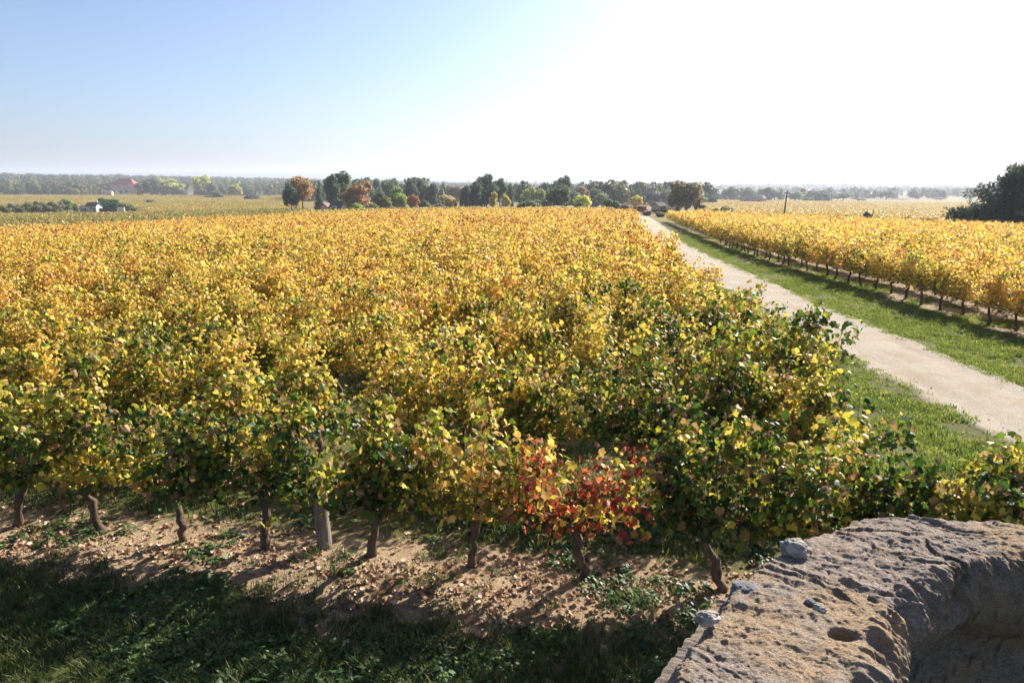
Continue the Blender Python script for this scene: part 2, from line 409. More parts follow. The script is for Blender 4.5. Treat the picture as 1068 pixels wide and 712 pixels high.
M_METAL = simple("grey_metal", (.35, .36, .37), .5, .15, 5, .1, .5)
M_CERAM = simple("insulator_glass", (.25, .30, .28), .3, .1, 5, 0, .5)
M_STONE = simple("pale_stone", (.31, .275, .235), .9, .6, 30, .9, .1)
M_STONED = simple("grey_stone", (.115, .115, .12), .9, .35, 25, .6)

# ---------------------------------------------------------------- scattering of uncountable things
def scatter(name, pts, rot, sc, idx, meshes, ripe=None, tilt=None):
    """one object whose points carry copies of a few small meshes"""
    coll = bpy.data.collections.new(name + "_sources")
    for k, me in enumerate(meshes):
        o = bpy.data.objects.new(f"{name}_source_{k:02d}", me); coll.objects.link(o)
    n = len(pts)
    me = np_mesh(name, pts, [])
    a = me.attributes.new("rot", 'FLOAT_VECTOR', 'POINT')
    rv = np.zeros((n, 3), np.float32); rv[:, 2] = rot
    if tilt is not None: rv[:, :2] = tilt
    a.data.foreach_set("vector", rv.ravel())
    scv = np.asarray(sc, np.float32)
    if scv.ndim == 1: scv = np.repeat(scv[:, None], 3, 1)
    a = me.attributes.new("siz", 'FLOAT_VECTOR', 'POINT'); a.data.foreach_set("vector", np.ascontiguousarray(scv, np.float32).ravel())
    a = me.attributes.new("pick", 'INT', 'POINT'); a.data.foreach_set("value", np.asarray(idx, np.int32))
    a = me.attributes.new("ripe", 'FLOAT', 'POINT'); a.data.foreach_set("value", np.asarray(ripe if ripe is not None else np.zeros(n), np.float32))
    ob = link(name, me)
    ng = bpy.data.node_groups.new(name + "_nodes", 'GeometryNodeTree')
    ng.interface.new_socket("Geometry", in_out='INPUT', socket_type='NodeSocketGeometry')
    ng.interface.new_socket("Geometry", in_out='OUTPUT', socket_type='NodeSocketGeometry')
    gi = ng.nodes.new("NodeGroupInput"); go = ng.nodes.new("NodeGroupOutput")
    iop = ng.nodes.new("GeometryNodeInstanceOnPoints"); ci = ng.nodes.new("GeometryNodeCollectionInfo")
    ci.inputs["Collection"].default_value = coll; ci.inputs["Separate Children"].default_value = True; ci.inputs["Reset Children"].default_value = True
    def na(nm, t):
        q = ng.nodes.new("GeometryNodeInputNamedAttribute"); q.data_type = t; q.inputs["Name"].default_value = nm
        return next(s for s in q.outputs if s.enabled and s.name == "Attribute")
    L = ng.links.new
    L(gi.outputs[0], iop.inputs["Points"]); L(ci.outputs[0], iop.inputs["Instance"])
    iop.inputs["Pick Instance"].default_value = True
    L(na("pick", 'INT'), iop.inputs["Instance Index"])
    e2r = ng.nodes.new("FunctionNodeEulerToRotation"); L(na("rot", 'FLOAT_VECTOR'), e2r.inputs[0]); L(e2r.outputs[0], iop.inputs["Rotation"])
    L(na("siz", 'FLOAT_VECTOR'), iop.inputs["Scale"])
    L(iop.outputs[0], go.inputs[0])
    md = ob.modifiers.new("scatter", 'NODES'); md.node_group = ng
    return ob

# ---------------------------------------------------------------- ground sheet and track
def build_ground():
    ys = [-14, -9, -5, -2, 0, 1.5, 2.6]; y = 3.2; st = .085
    while y < 11000:
        ys.append(y); y += st
        if y > 8: st = max(st, (y - 2) * .0155)
    ys = np.array(ys)
    ts = np.linspace(-1, 1, 430); ts = np.sign(ts) * np.abs(ts) ** 1.08 * 1.25
    Y = np.repeat(ys[:, None], len(ts), 1); X = ts[None] * (np.maximum(ys, 0)[:, None] + 3.0) * 1.05
    Z = ground_z(X, Y)
    r, c = Y.shape
    i = np.arange(r - 1)[:, None] * c + np.arange(c - 1)[None]
    F = np.stack([i, i + 1, i + c + 1, i + c], -1).reshape(-1, 4)
    x, yv = X.ravel(), Y.ravel()
    q = row_q(x, yv)
    soil = np.exp(-((q + .45) / .75) ** 2) * (1 - sstep(1.5, 3.4, x) * .6)            # littered soil strip before the front row
    infield = sstep(.9, 1.5, q)
    g = 0.85 - 1.15 * soil - .15 * infield
    rr = x - right_row_x(yv)
    g -= .30 * sstep(-.7, -.2, rr) * (1 - sstep(40, 80, yv))
    g += 0.5 * (sstep(.2, .6, x - left_edge_x(yv)) * (1 - sstep(-.9, -.5, rr)))
    far = sstep(85, 125, yv)
    t = x / (yv + 3)
    wd = sstep(1000, 1200, yv) * (1 - .6 * sstep(.15, .4, t)) 
    zone = np.stack([np.clip(g, -.5, 1.5), far, np.clip(wd, 0, 1)], 1)
    me = np_mesh("ground", np.stack([x, yv, Z.ravel()], 1), [F], [M_GROUND], True, attrs={"zone": zone})
    o = link("ground", me); tag(o, kind="structure")
    # gravel track
    ys = np.arange(-3, PATH_END + .1, .25); w = np.linspace(-1, 1, 25)
    e = 1 + (fbm(ys * .8, ys * 0 + 3.3, octv=3, seed=21) - .5) * .30
    X = path_x(ys)[:, None] + w[None] * path_half(ys)[:, None] * 1.08 * e[:, None]; Y = np.repeat(ys[:, None], 25, 1)
    rut = -.035 * (np.exp(-((np.abs(w) - .55) / .16) ** 2))[None] - .01
    crown = base_z(X, Y) + .03 + rut * 0.6 + (fbm(X * 3, Y * 3, octv=3, seed=5) - .5) * .02
    crown = np.maximum(crown, base_z(X, Y) + .004)
    crown[:, 0] = crown[:, -1] = base_z(X[:, 0], Y[:, 0]) - .03
    r, c = Y.shape; i = np.arange(r - 1)[:, None] * c + np.arange(c - 1)[None]
    F = np.stack([i, i + 1, i + c + 1, i + c], -1).reshape(-1, 4)
    ac = np.repeat(np.maximum(np.abs(w) ** 6, .55 * np.exp(-(w / .18) ** 2))[None], r, 0).ravel()
    me = np_mesh("path", np.stack([X.ravel(), Y.ravel(), crown.ravel()], 1), [F], [M_PATH], True, attrs={"across": ac})
    tag(link("path", me), kind="structure")
build_ground()

# ---------------------------------------------------------------- old wall in the corner
def build_wall():
    zt = CAM_H - 1.0
    def un(px, py, dz):        # point on a plane dz below the lens
        v = (356 - py) / FPX; f = math.cos(PITCH) + math.sin(PITCH) * v; u = -math.sin(PITCH) + math.cos(PITCH) * v
        Y = dz / -u * f
        return np.array([(px - 534) / FPX * dz / -u, Y])
    farp = [(668, 760), (676, 725), (690, 690), (724, 645), (762, 603), (790, 577), (850, 551), (900, 534), (960, 538), (1068, 545), (1250, 552), (1450, 560)]
    nearp = [(890, 790), (915, 742), (928, 705), (934, 672), (948, 645), (972, 618), (1000, 603), (1025, 596), (1060, 592), (1120, 596), (1300, 602), (1500, 610)]
    A = np.array([un(*p, 1.0) for p in farp]); B = np.array([un(*p, 1.0) for p in nearp])
    u0 = np.linspace(0, 1, len(A)); S = 640; W = 230; Hn = 40
    us = np.linspace(0, 1, S)
    sm = lambda P: np.stack([np.convolve(np.pad(np.interp(us, u0, P[:, k]), 16, mode='edge'), np.hanning(33) / np.hanning(33).sum(), 'valid') for k in (0, 1)], 1)
    A, B = sm(A), sm(B)
    prof = []                                              # (w, dz): across 0 = far edge, 1 = near edge
    for h in np.linspace(-2.75, -.10, Hn): prof.append((-.06 - .30 * abs(h), h))
    for w in np.linspace(0, 1, W): prof.append((w, -.10 * (1 - min(1, w / .12)) ** 2 - .10 * max(0, (w - .86) / .14) ** 2 + .015 * math.sin(math.pi * w)))
    for h in np.linspace(-.13, -1.6, 60): prof.append((1.0 - .75 * (lambda t: t * t * (3 - 2 * t))(min(1.0, max(0.0, (-h - .13) / .26))), h))  # near face undercut, its shape added to keep sky light off it
    prof = np.array(prof)
    P = A[:, None] + (B - A)[:, None] * prof[None, :, 0, None]
    Z = zt + np.repeat(prof[None, :, 1], S, 0)
    X, Y = P[..., 0], P[..., 1]
    # stone relief
    ca, sa = math.cos(R(35)), math.sin(R(35)); xr = X * ca - Y * sa; yr = X * sa + Y * ca
    d = (fbm(X * 2.4, Y * 2.4, Z * 2.4, 4, 31) - .5) * .03
    wx = fbm(X * 7, Y * 7, Z * 7, 3, 91) * .12; xq, yq = xr + wx, yr + wx * .6
    d += (fbm(xq * 4, yq * 13, Z * 9, 6, 41, ridged=True, gain=.62) - .58) * .020
    sl = fbm(xq * 3.2, yq * 8, Z * 6, 3, 45) * 7; d += (sl - np.floor(sl) - .5) * .009 * sstep(.4, .6, fbm(X * 3, Y * 3, Z * 3, 2, 46))
    d += (fbm(X * 38, Y * 38, Z * 38, 4, 57, gain=.65) - .5) * .016
    pit = sstep(.64, .72, fbm(X * 6.5, Y * 6.5, Z * 5, 3, 63)); d -= pit * .006
    # one deep hollow on the top and a rough lip along the broken near edge
    hc = un(878, 668, 1.0); hd = np.hypot((X - hc[0]) * 1.1, (Y - hc[1]) * 1.6); d -= .06 * np.exp(-(hd / .03) ** 4)
    lip = np.exp(-((prof[None, :, 0] - .93) / .10) ** 2) * (np.arange(len(prof)) < Hn + W)[None]
    d += lip * (fbm(X * 12, Y * 12, Z * 5, 4, 77, gain=.6) - .44) * .12
    G = np.stack([X, Y, Z], -1)
    nu = np.gradient(G, axis=0); nv = np.gradient(G, axis=1); nn = unit(np.cross(nv, nu)); nn[nn[..., 2] < -.9] *= 1
    top = np.array([0, 0, 1.])
    sgn = np.sign((nn[:, Hn:Hn + W] @ top).mean()); nn = nn * sgn
    G = G + nn * d[..., None]
    r, c = S, len(prof); i = np.arange(r - 1)[:, None] * c + np.arange(c - 1)[None]
    F = np.stack([i, i + 1, i + c + 1, i + c], -1).reshape(-1, 4)
    if sgn > 0: F = F[:, ::-1]
    me = np_mesh("ruined_wall", G.reshape(-1, 3), [F], [M_ROCK], True)
    o = link("ruined_wall", me)
    tag(o, "rough brown weathered stone wall top with a dark hollow, lower right corner", "wall")
    Gt = G[:, Hn:Hn + W].reshape(-1, 3)
    def topz(x, y): return float(Gt[np.argmin((Gt[:, 0] - x) ** 2 + (Gt[:, 1] - y) ** 2), 2])
    def stone(px, py, size, mat, label, seed, flat=.7, up=0.0):
        p = un(px, py, .97)
        n1, n2 = 64, 40
        th = np.linspace(0, 2 * math.pi, n1, endpoint=False)[None]; ph = np.linspace(.02, math.pi - .02, n2)[:, None]
        s = np.stack([np.sin(ph) * np.cos(th), np.sin(ph) * np.sin(th), np.cos(ph) + 0 * th], -1)
        rr = .55 + .9 * fbm(s[..., 0] * 1.5 + seed, s[..., 1] * 1.5, s[..., 2] * 1.5 + 5, 5, seed, gain=.6) - .12 * np.abs(s[..., 0])
        v = s * rr[..., None] * np.array([1.25, .9, flat]) * size / 2
        i = np.arange(n2 - 1)[:, None] * n1; j = np.arange(n1)[None]; j2 = (j + 1) % n1
        f = np.stack([i + j, i + n1 + j, i + n1 + j2, i + j2], -1).reshape(-1, 4)
        me = np_mesh("stone", v.reshape(-1, 3), [f], [mat], True)
        o = link("stone", me, loc=(p[0], p[1], topz(*p) + size * flat * .10 + up), rz=seed * 1.3)
        tag(o, label, "stone", "loose stones on the wall")
    stone(830, 567, .072, M_STONE, "white round stone on the far edge of the ruined wall, largest of the loose ones", 2, .8)
    stone(738, 640, .048, M_STONE, "pale pointed stone on the outer edge of the wall, by its lower left end", 5, .7, .03)
    stone(778, 604, .075, M_STONED, "dark grey ribbed stone set in the outer edge of the wall", 8, .6, -.022)
    stone(856, 630, .026, M_STONE, "tiny white pebble lying in the middle of the wall top", 9)
    stone(846, 623, .028, M_STONED, "tiny dark pebble touching a white pebble on the wall top", 12)
build_wall()

# ---------------------------------------------------------------- vines
def vine_geometry(seed, nleaf=430, length=1.15, h0=.48, h1=1.45, thick=.30, lod=0, lean=0.0, leaf=.105, bare=0.0, fleck=0.0):
    """returns trunk, cane and leaf meshes of one vine whose row runs along local x"""
    g = np.random.default_rng(seed)
    tr = MB(); cn = MB()
    hh = h0 + g.uniform(-.03, .08); k = 9
    s = np.linspace(0, 1, k)
    wx = np.cumsum(g.normal(0, .028, k)) + lean * s; wy = np.cumsum(g.normal(0, .015, k)); wx -= wx[0]; wy -= wy[0]
    pts = np.stack([wx, wy, -.06 + s * (hh + .06)], 1)
    rad = .033 * (1.25 - .45 * s) * (1 + .45 * g.random(k)); rad[0] *= 1.3
    tr.tube(pts, rad, 8, .35)
    head = pts[-1]; arms = []
    for sg in (-1, 1):
        L = length * .45 * g.uniform(.75, 1.05); q = np.linspace(0, 1, 7)
        a = head + np.stack([sg * L * q, np.cumsum(g.normal(0, .012, 7)), .10 * np.sin(q * 2.2) * g.uniform(.2, 1.2) + np.cumsum(g.normal(0, .010, 7)) + .02 * q], 1)
        a[0] = head - np.array([0, 0, .015]); tr.tube(a, .028 * (1.1 - .6 * q), 7, .35); arms.append(a)
    P = []; O = []
    ncane = g.integers(9, 12) if lod < 2 else 8
    per = nleaf // ncane + 1
    for c in range(ncane):
        a = arms[c % 2]; b = a[g.integers(0, 7)] + np.array([0, 0, .01])
        top = h1 * (g.uniform(.78, 1.08) if c % 5 else g.uniform(1.08, 1.30)); q = np.linspace(0, 1, 8)
        dx, dy = g.normal(0, .13), g.normal(0, thick * .55)
        bend = g.normal(0, .10, 2)
        z = b[2] + (top - b[2]) * (q - .10 * q * q * g.random())
        cane = np.stack([b[0] + dx * q + bend[0] * np.sin(q * 3), b[1] + dy * q + bend[1] * np.sin(q * 3), z], 1)
        if g.random() < .45: cane[-2:, 2] -= np.array([.01, .08]); cane[-1, :2] += g.normal(0, .12, 2)
        if lod < 2: cn.tube(cane, .0052 * (1.15 - .7 * q), 5, .1)
        u = g.random(per) ** .9 * 1.02; ci = np.clip(u * 7, 0, 6.99); i0 = ci.astype(int); f = (ci - i0)[:, None]
        p = cane[i0] * (1 - f) + cane[np.minimum(i0 + 1, 7)] * f
        ang = g.uniform(0, 2 * math.pi, per); rr = (.04 + .17 * g.random(per)) * (1.1 - .45 * u) * (thick / .30)
        off = np.stack([np.cos(ang) * rr * 1.1, np.sin(ang) * rr, g.normal(0, .05, per) - .02], 1)
        P.append(p + off); O.append(off)
    # hanging lower skirt
    nl = int(nleaf * .16)
    lowz = h0 + .10 + g.random(nl) ** 1.3 * .38
    P.append(np.stack([g.uniform(-.5, .5, nl) * length, g.normal(0, thick * .55, nl), lowz], 1)); O.append(np.stack([g.normal(0, .1, nl), np.sign(g.normal(0, 1, nl)) * .12, g.normal(0, .04, nl)], 1))
    P = np.concatenate(P); O = np.concatenate(O)
    if bare > 0:
        keep = g.random(len(P)) > bare; P, O = P[keep], O[keep]
    n = len(P)
    dip = h0 + .10 - .22 * np.clip(vnoise(P[:, 0] * 2.2 + seed * 3.1, P[:, 0] * 0 + seed, seed=13) - .42, 0, 1)
    low = P[:, 2] < dip; P[low, 2] = dip[low] + .16 * g.random(low.sum())
    nrm = unit(O) * .55 + np.array([0, 0, .55]) + g.normal(0, .55, (n, 3))
    tip = unit(O) * .5 + np.array([0, 0, -.75]) + g.normal(0, .45, (n, 3))
    size = leaf * (.45 + .95 * g.random(n) ** 1.3)
    T, tri = ((LEAF_HI, TRI_HI), (LEAF_MID, TRI_MID), (LEAF_LO, TRI_LO))[lod]
    V, F, kk = leaves_arrays(P, nrm, tip, size, T, tri, .45)
    # neighbouring leaves on a shoot turn together: part of the colour comes from where the leaf sits
    pat = fbm(P[:, 0] * 2.6 + seed * 7.7, P[:, 1] * 2.6, P[:, 2] * 2.6, 2, seed % 97)
    c = np.stack([np.clip(.5 + (pat - .5) * 1.3 + (g.random(n) - .5) * .75 + (P[:, 2] - .95) * .16, 0, 1), g.random(n), g.random(n)], 1)
    if fleck: c[:, 0] = np.where(vnoise(P[:, 0] * 4 + 5, P[:, 1] * 4, P[:, 2] * 4, seed=3) + g.normal(0, .16, n) < fleck, g.uniform(.86, 1.0, n), g.uniform(0, .38, n))
    lm = np_mesh("leaves", V, [F], [M_LEAF], False, attrs={"leaf": np.repeat(c, kk, 0)})
    return tr.mesh("trunk", M_VBARK, True), (cn.mesh("canes", M_CANE, True) if lod < 2 else None), lm
GROUP_L = "vines of the large field left of the track"; GROUP_R = "vines of the field right of the track"
def make_vine(x, y, rz, meshes, ripe, label, group, s=(1, 1, 1), canes=True):
    e = link("grape_vine", None, loc=(x, y, float(ground_z(x, y))), rz=rz, sc=s)
    tag(e, label, "grape vine", group)
    link("trunk", meshes[0], e)
    if canes and meshes[1]: link("canes", meshes[1], e)
    l = link("leaves", meshes[2], e); l["ripe"] = float(ripe)
    return e
RZ0 = -R(10)
# front row: X, height, ripeness, leaves, lean, bare, label
front = [
 (-6.70, 1.42, .36, 480, .05, 0, "olive-green vine at the far left end of the front row, cut by the photo edge"),
 (-5.60, 1.44, .38, 480, .10, 0, "yellow-green front-row vine with forked trunk, first trunk from the left"),
 (-4.50, 1.46, .38, 480, -.10, 0, "front-row vine with crooked pale trunk, second trunk from the left"),
 (-3.55, 1.40, .34, 470, .08, 0, "front-row vine with thin low trunk amid hanging brown leaves, third from left"),
 (-2.56, 1.44, .28, 520, -.06, 0, "dense dark green front-row vine just left of the wooden post"),
 (-1.48, 1.40, .31, 480, .05, 0, "green front-row vine with slim upright trunk just right of the wooden post"),
 (-.42, 1.42, .54, 480, .06, 0, "front-row vine with purple-red flecks among green leaves, left of the red one"),
 (.72, 1.30, .69, 260, -.16, .12, "sparse red and orange leaved vine in the front row"),
 (1.95, 1.50, .30, 560, -.22, 0, "big green front-row vine with thick leaning trunk just left of the stone wall"),
 (2.95, 1.48, .29, 540, .0, 0, "bushy dark green front-row vine hiding its trunk behind the wall"),
 (3.80, 1.44, .28, 560, .0, 0, "lower green and orange front-row vine at the gap near the grass verge"),
 (4.50, 1.46, .24, 600, .0, 0, "last green vine of the front row, beyond a gap at the right edge"),
]
for k, (x, h1, rp, nl, lean, bare, lab) in enumerate(front):
    y = ROW0[1] + (x - ROW0[0]) * ROW_D[1] / ROW_D[0]
    make_vine(x, y, RZ0, vine_geometry(100 + k, int(nl * 2.9), 1.22, .51, h1 * (1.10 if x < -1 else 1.04), .38, 0, lean, .062, bare, {-.42: .38, .72: .56}.get(x, 0)), rp - (.05 if rp < .5 else 0), lab, GROUP_L)
VAR_HI = [vine_geometry(200 + k, 1300, 1.25, .48, 1.52, .44, 0, leaf=.065) for k in range(8)]
VAR_MID = [vine_geometry(300 + k, 760, 1.25, .46, 1.50, .46, 1, leaf=.082) for k in range(10)]
VAR_LO = [vine_geometry(400 + k, 400, 1.3, .46, 1.48, .48, 2, leaf=.12) for k in range(8)]
def field_ripe_shade(x, y):
    d = row_q(x, y)
    r = .37 + .20 * sstep(.5, 11, d) + .05 * sstep(13, 40, d)  # autumn turn, plus the near rows' shady side put into the colour as green
    r = r + (fbm(np.asarray(x) * .16, np.asarray(y) * .16, octv=3, seed=71) - .5) * .17
    return r
cand = []
for k in range(1, 52):
    o = ROW0 + ROW_N * ROW_GAP * k
    for s in np.arange(-110, 40, 1.08):
        p = o + ROW_D * (s + .3 * (k % 3)) + rng.normal(0, .06, 2)
        if p[1] < 3 or p[0] > left_edge_x(p[1]) - .2 or p[0] < -.86 * (p[1] + 2): continue
        if p[1] > 112 + .92 * min(0, p[0] + 10): continue
        if rng.random() < .03 and k > 1: continue
        cand.append((k, p[0], p[1]))
cand = np.array(cand)
ORD = ["first", "second", "third", "fourth", "fifth", "sixth", "seventh", "eighth", "ninth", "tenth", "eleventh", "twelfth", "thirteenth"]
KL = 9
ORD += ["fourteenth", "fifteenth", "sixteenth", "seventeenth", "eighteenth", "nineteenth"]
TENS = {2: ("twentieth", "twenty"), 3: ("thirtieth", "thirty"), 4: ("fortieth", "forty"), 5: ("fiftieth", "fifty"), 6: ("sixtieth", "sixty")}
def WORD(n):                    # 0 -> first
    if n < len(ORD): return ORD[n]
    t, u = divmod(n + 1, 10)
    return TENS[t][0] if u == 0 else TENS[t][1] + "-" + ORD[u - 1]
def shade(r): return "green" if r < .36 else "yellow-green" if r < .46 else "yellow" if r < .60 else "orange-gold"
near = cand[cand[:, 0] <= KL]
ends = {k: near[near[:, 0] == k][:, 1].max() for k in range(1, KL + 1)}
for k, x, y in near:
    k = int(k); rp = float(field_ripe_shade(x, y) + rng.normal(0, .055))
    if x > 1.5 and k <= 4: rp -= .10
    rp = min(rp, .62)
    end = x >= ends[k] - 1e-6
    me = VAR_HI[rng.integers(8)] if k <= 5 else VAR_MID[rng.integers(10)]
    nth = int((near[near[:, 0] == k][:, 1] > x).sum())
    lab = (f"{shade(rp)} end vine of the {ORD[k]} row from the front, beside the grass verge" if end
           else f"{shade(rp)} vine, {WORD(nth)} from the track end of the {ORD[k]} row from the front")
    s = rng.uniform(.92, 1.1)
    if end and k == 2: s = 1.16; rp = .26
    if end and k == 3: s = 1.08; rp = .33
    make_vine(x, y, RZ0 + (math.pi if rng.random() < .5 else 0) + rng.normal(0, .06), me, rp, lab, GROUP_L, (s, s, s * rng.uniform(.94, 1.07)))
N_LEFT = len(near) + len(front)
rest = cand[cand[:, 0] > KL]
# right-hand field: rows follow the track
rc = []
for k in range(0, 30):
    for y in np.arange(7.5, 112, 1.05):
        yy = y + rng.normal(0, .06); x = float(right_row_x(yy)) + 1.8 * k + rng.normal(0, .05)
        if x > 1.15 * yy + 2 or yy > 104 - .75 * max(0, x - 16): continue
        rc.append((k, x, yy))
rc = np.array(rc)
nr = 300 - N_LEFT
dd = rc[:, 2] + rc[:, 0] * 7 + 1e4 * (rc[:, 1] > .78 * rc[:, 2] + .6)
order = np.argsort(dd); isn = np.zeros(len(rc), bool); isn[order[:nr]] = True
rn = rc[isn]
for k, x, y in rn:
    nth = int((rn[rn[:, 0] == k][:, 2] < y).sum()); k = int(k); sl = -2 * .0017 * min(50, max(0, y - 10))
    rp = .54 + (fbm(np.array([x * .2]), np.array([y * .2]), octv=2, seed=72)[0] - .5) * .2 + rng.normal(0, .05)
    lab = (f"{shade(rp)} vine, {WORD(nth)} from the near end of the roadside row right of the track" if k == 0
           else f"{shade(rp)} vine, {WORD(nth)} from the near end of the {ORD[k]} row right of the track")
    if k == 0 and abs(y - 27.5) < .55: rp = .92; lab = "dark red leaved vine in the roadside row right of the gravel track"
    if k == 0 and y < 19.5 and y > 17: rp = .60
    me = VAR_HI[rng.integers(8)] if (y < 26 and k < 2) else VAR_MID[rng.integers(10)]
    s = rng.uniform(.9, 1.08)
    make_vine(x, y, R(90) + math.atan(sl) + rng.normal(0, .05), me, rp, lab, GROUP_R, (s, s, s))
def mass(name, P, rz, ripe, meshes_mid, meshes_lo, split, label, cat):
    z = ground_z(P[:, 0], P[:, 1]); n = len(P)
    ms = [m[2] for m in meshes_mid] + [m[2] for m in meshes_lo]
    far = P[:, 1] > split
    idx = np.where(far, len(meshes_mid) + rng.integers(0, len(meshes_lo), n), rng.integers(0, len(meshes_mid), n))
    ob = scatter(name, np.stack([P[:, 0], P[:, 1], z], 1), rz + math.pi * rng.integers(0, 2, n) + rng.normal(0, .06, n), rng.uniform(.92, 1.12, n), idx, ms, ripe)
    return tag(ob, label, cat, kind="stuff")
mass("vine_rows", rest[:, 1:], RZ0, field_ripe_shade(rest[:, 1], rest[:, 2]) + rng.normal(0, .055, len(rest)), VAR_MID, VAR_LO, 38,
     "golden mass of farther vine rows filling the left field", "vine rows")
rr = rc[~isn]
mass("vine_rows", rr[:, 1:], R(90) - np.arctan(2 * .0017 * np.clip(rr[:, 2] - 10, 0, 50)),
     .58 + (fbm(rr[:, 1] * .2, rr[:, 2] * .2, octv=2, seed=72) - .5) * .2 + rng.normal(0, .05, len(rr)), VAR_MID, VAR_LO, 40,
     "golden mass of farther vine rows in the field right of the track", "vine rows")

# posts among the vines
def vine_post(x, y, h, r, lean, label):
    z = float(ground_z(x, y)); q = np.linspace(0, 1, 8)
    m = MB(); m.tube(np.stack([lean[0] * q, lean[1] * q, -.15 + (h + .15) * q], 1), r * (1.06 - .1 * q), 10, .12)
    o = m.obj("vine_post", M_POSTW, None, True, loc=(x, y, z)); tag(o, label, "post", "wooden vine posts"); return o
vine_post(-1.97, 6.52, .70, .075, (-.03, .02), "thick grey wooden post in the front vine row")
x2 = -7.05; vine_post(x2, 9.0, 1.30, .035, (-.28, .1), "thin pale leaning stake among the leaves at the left photo edge")
vine_post(-9.2, 15.2, 1.6, .03, (.02, 0), "thin grey stake rising from the leaves far left, behind the leaning one")

# ---------------------------------------------------------------- grass, weeds, litter
def tuft_mesh(seed, n, h, spread, w, mat, lean=.6):
    g = np.random.default_rng(seed)
    V = []; F3 = []; F4 = []; C = []; b = 0
    for i in range(n):
        a = g.uniform(0, 6.28); r = spread * math.sqrt(g.random()); x, y = r * math.cos(a), r * math.sin(a)
        a2 = g.uniform(0, 6.28); L = h * g.uniform(.5, 1.15); ln = lean * g.random() * L; ww = w * g.uniform(.7, 1.2)
        d = np.array([math.cos(a2), math.sin(a2), 0]); sd_ = np.array([-d[1], d[0], 0])
        p0 = np.array([x, y, -.01]); p1 = p0 + d * ln * .35 + np.array([0, 0, L * .6]); p2 = p0 + d * ln + np.array([0, 0, L])
        V += [p0 - sd_ * ww, p0 + sd_ * ww, p1 + sd_ * ww * .8, p1 - sd_ * ww * .8, p2]
        F4.append((b, b + 1, b + 2, b + 3)); F3.append((b + 3, b + 2, b + 4)); b += 5
        C += [[g.random()] * 3] * 5
    return np_mesh("tuft", np.array(V), [np.array(F3), np.array(F4)], [mat], False, attrs={"leaf": np.array(C)})
def rosette_mesh(seed, n, r):
    g = np.random.default_rng(seed)
    a = g.uniform(0, 6.28, n); q = r * np.sqrt(g.random(n))
    P = np.stack([q * np.cos(a), q * np.sin(a), .02 + .05 * g.random(n)], 1)
    nr_ = np.stack([np.cos(a) * .4, np.sin(a) * .4, np.ones(n)], 1) + g.normal(0, .3, (n, 3)); tp = np.stack([np.cos(a), np.sin(a), 0 * a], 1) + g.normal(0, .3, (n, 3))
    V, F, k = leaves_arrays(P, nr_, tp, r * (.35 + .35 * g.random(n)), LEAF_MID * np.array([.7, 1]), TRI_MID, .2)
    c = np.repeat(g.random((n, 3)), k, 0)
    return np_mesh("rosette", V, [F], [M_WEED], False, attrs={"leaf": c})
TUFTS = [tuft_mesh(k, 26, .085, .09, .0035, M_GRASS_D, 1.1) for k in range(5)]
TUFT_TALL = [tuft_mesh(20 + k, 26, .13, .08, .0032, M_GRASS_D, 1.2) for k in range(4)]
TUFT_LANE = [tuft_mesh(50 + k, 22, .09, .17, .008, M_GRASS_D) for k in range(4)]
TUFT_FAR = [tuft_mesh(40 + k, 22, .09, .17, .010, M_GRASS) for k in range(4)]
WEEDS = [rosette_mesh(60 + k, 16, .07 + .02 * k) for k in range(5)]
def put(name, x, y, meshes, lo, hi, label, cat, tilt=0.0):
    n = len(x)
    ob = scatter(name, np.stack([x, y, ground_z(x, y)], 1), rng.uniform(0, 6.28, n), rng.uniform(lo, hi, n), rng.integers(0, len(meshes), n), meshes,
                 tilt=rng.normal(0, tilt, (n, 2)) if tilt else None)
    return tag(ob, label, cat, kind="stuff")
def sample(n, x0, x1, y0, y1, keep):
    x = rng.uniform(x0, x1, n); y = rng.uniform(y0, y1, n); k = rng.random(n) < keep(x, y); return x[k], y[k]
patch = lambda x, y, s=.9, sd=81: fbm(x * s, y * s, octv=3, seed=sd)
# foreground turf
def kf(x, y):
    q = row_q(x, y); base = sstep(.55, 1.25, -q) * (.55 + .9 * sstep(.42, .6, patch(x, y)))
    return np.clip(base * (1 - .55 * sstep(0, 2.5, x)) + .10 * sstep(.52, .62, patch(x, y, 1.6, 82)), 0, 1)
gx, gy = sample(15000, -7.5, 3.6, 3.2, 7.6, kf)
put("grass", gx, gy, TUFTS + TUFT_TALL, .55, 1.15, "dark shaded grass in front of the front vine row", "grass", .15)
wx_, wy_ = sample(15000, -7.5, 4.0, 3.2, 7.4, lambda x, y: np.clip(.75 * sstep(.50, .62, patch(x, y, 1.3, 84)) * (.35 + sstep(.2, 1.0, -row_q(x, y))), 0, 1))
put("weeds", wx_, wy_, WEEDS, .35, .85, "low broad-leaved weeds on the soil before the vines", "weeds", .2)
# between the rows
gx, gy = sample(26000, -26, 8, 6.2, 30, lambda x, y: np.where((row_q(x, y) > .45) & (x < left_edge_x(y)) & (np.abs(x) < .9 * y + 1), .75 * sstep(.35, .5, patch(x, y)), 0))
put("grass", gx, gy, TUFT_LANE, .8, 1.4, "grass growing between the vine rows", "grass", .1)
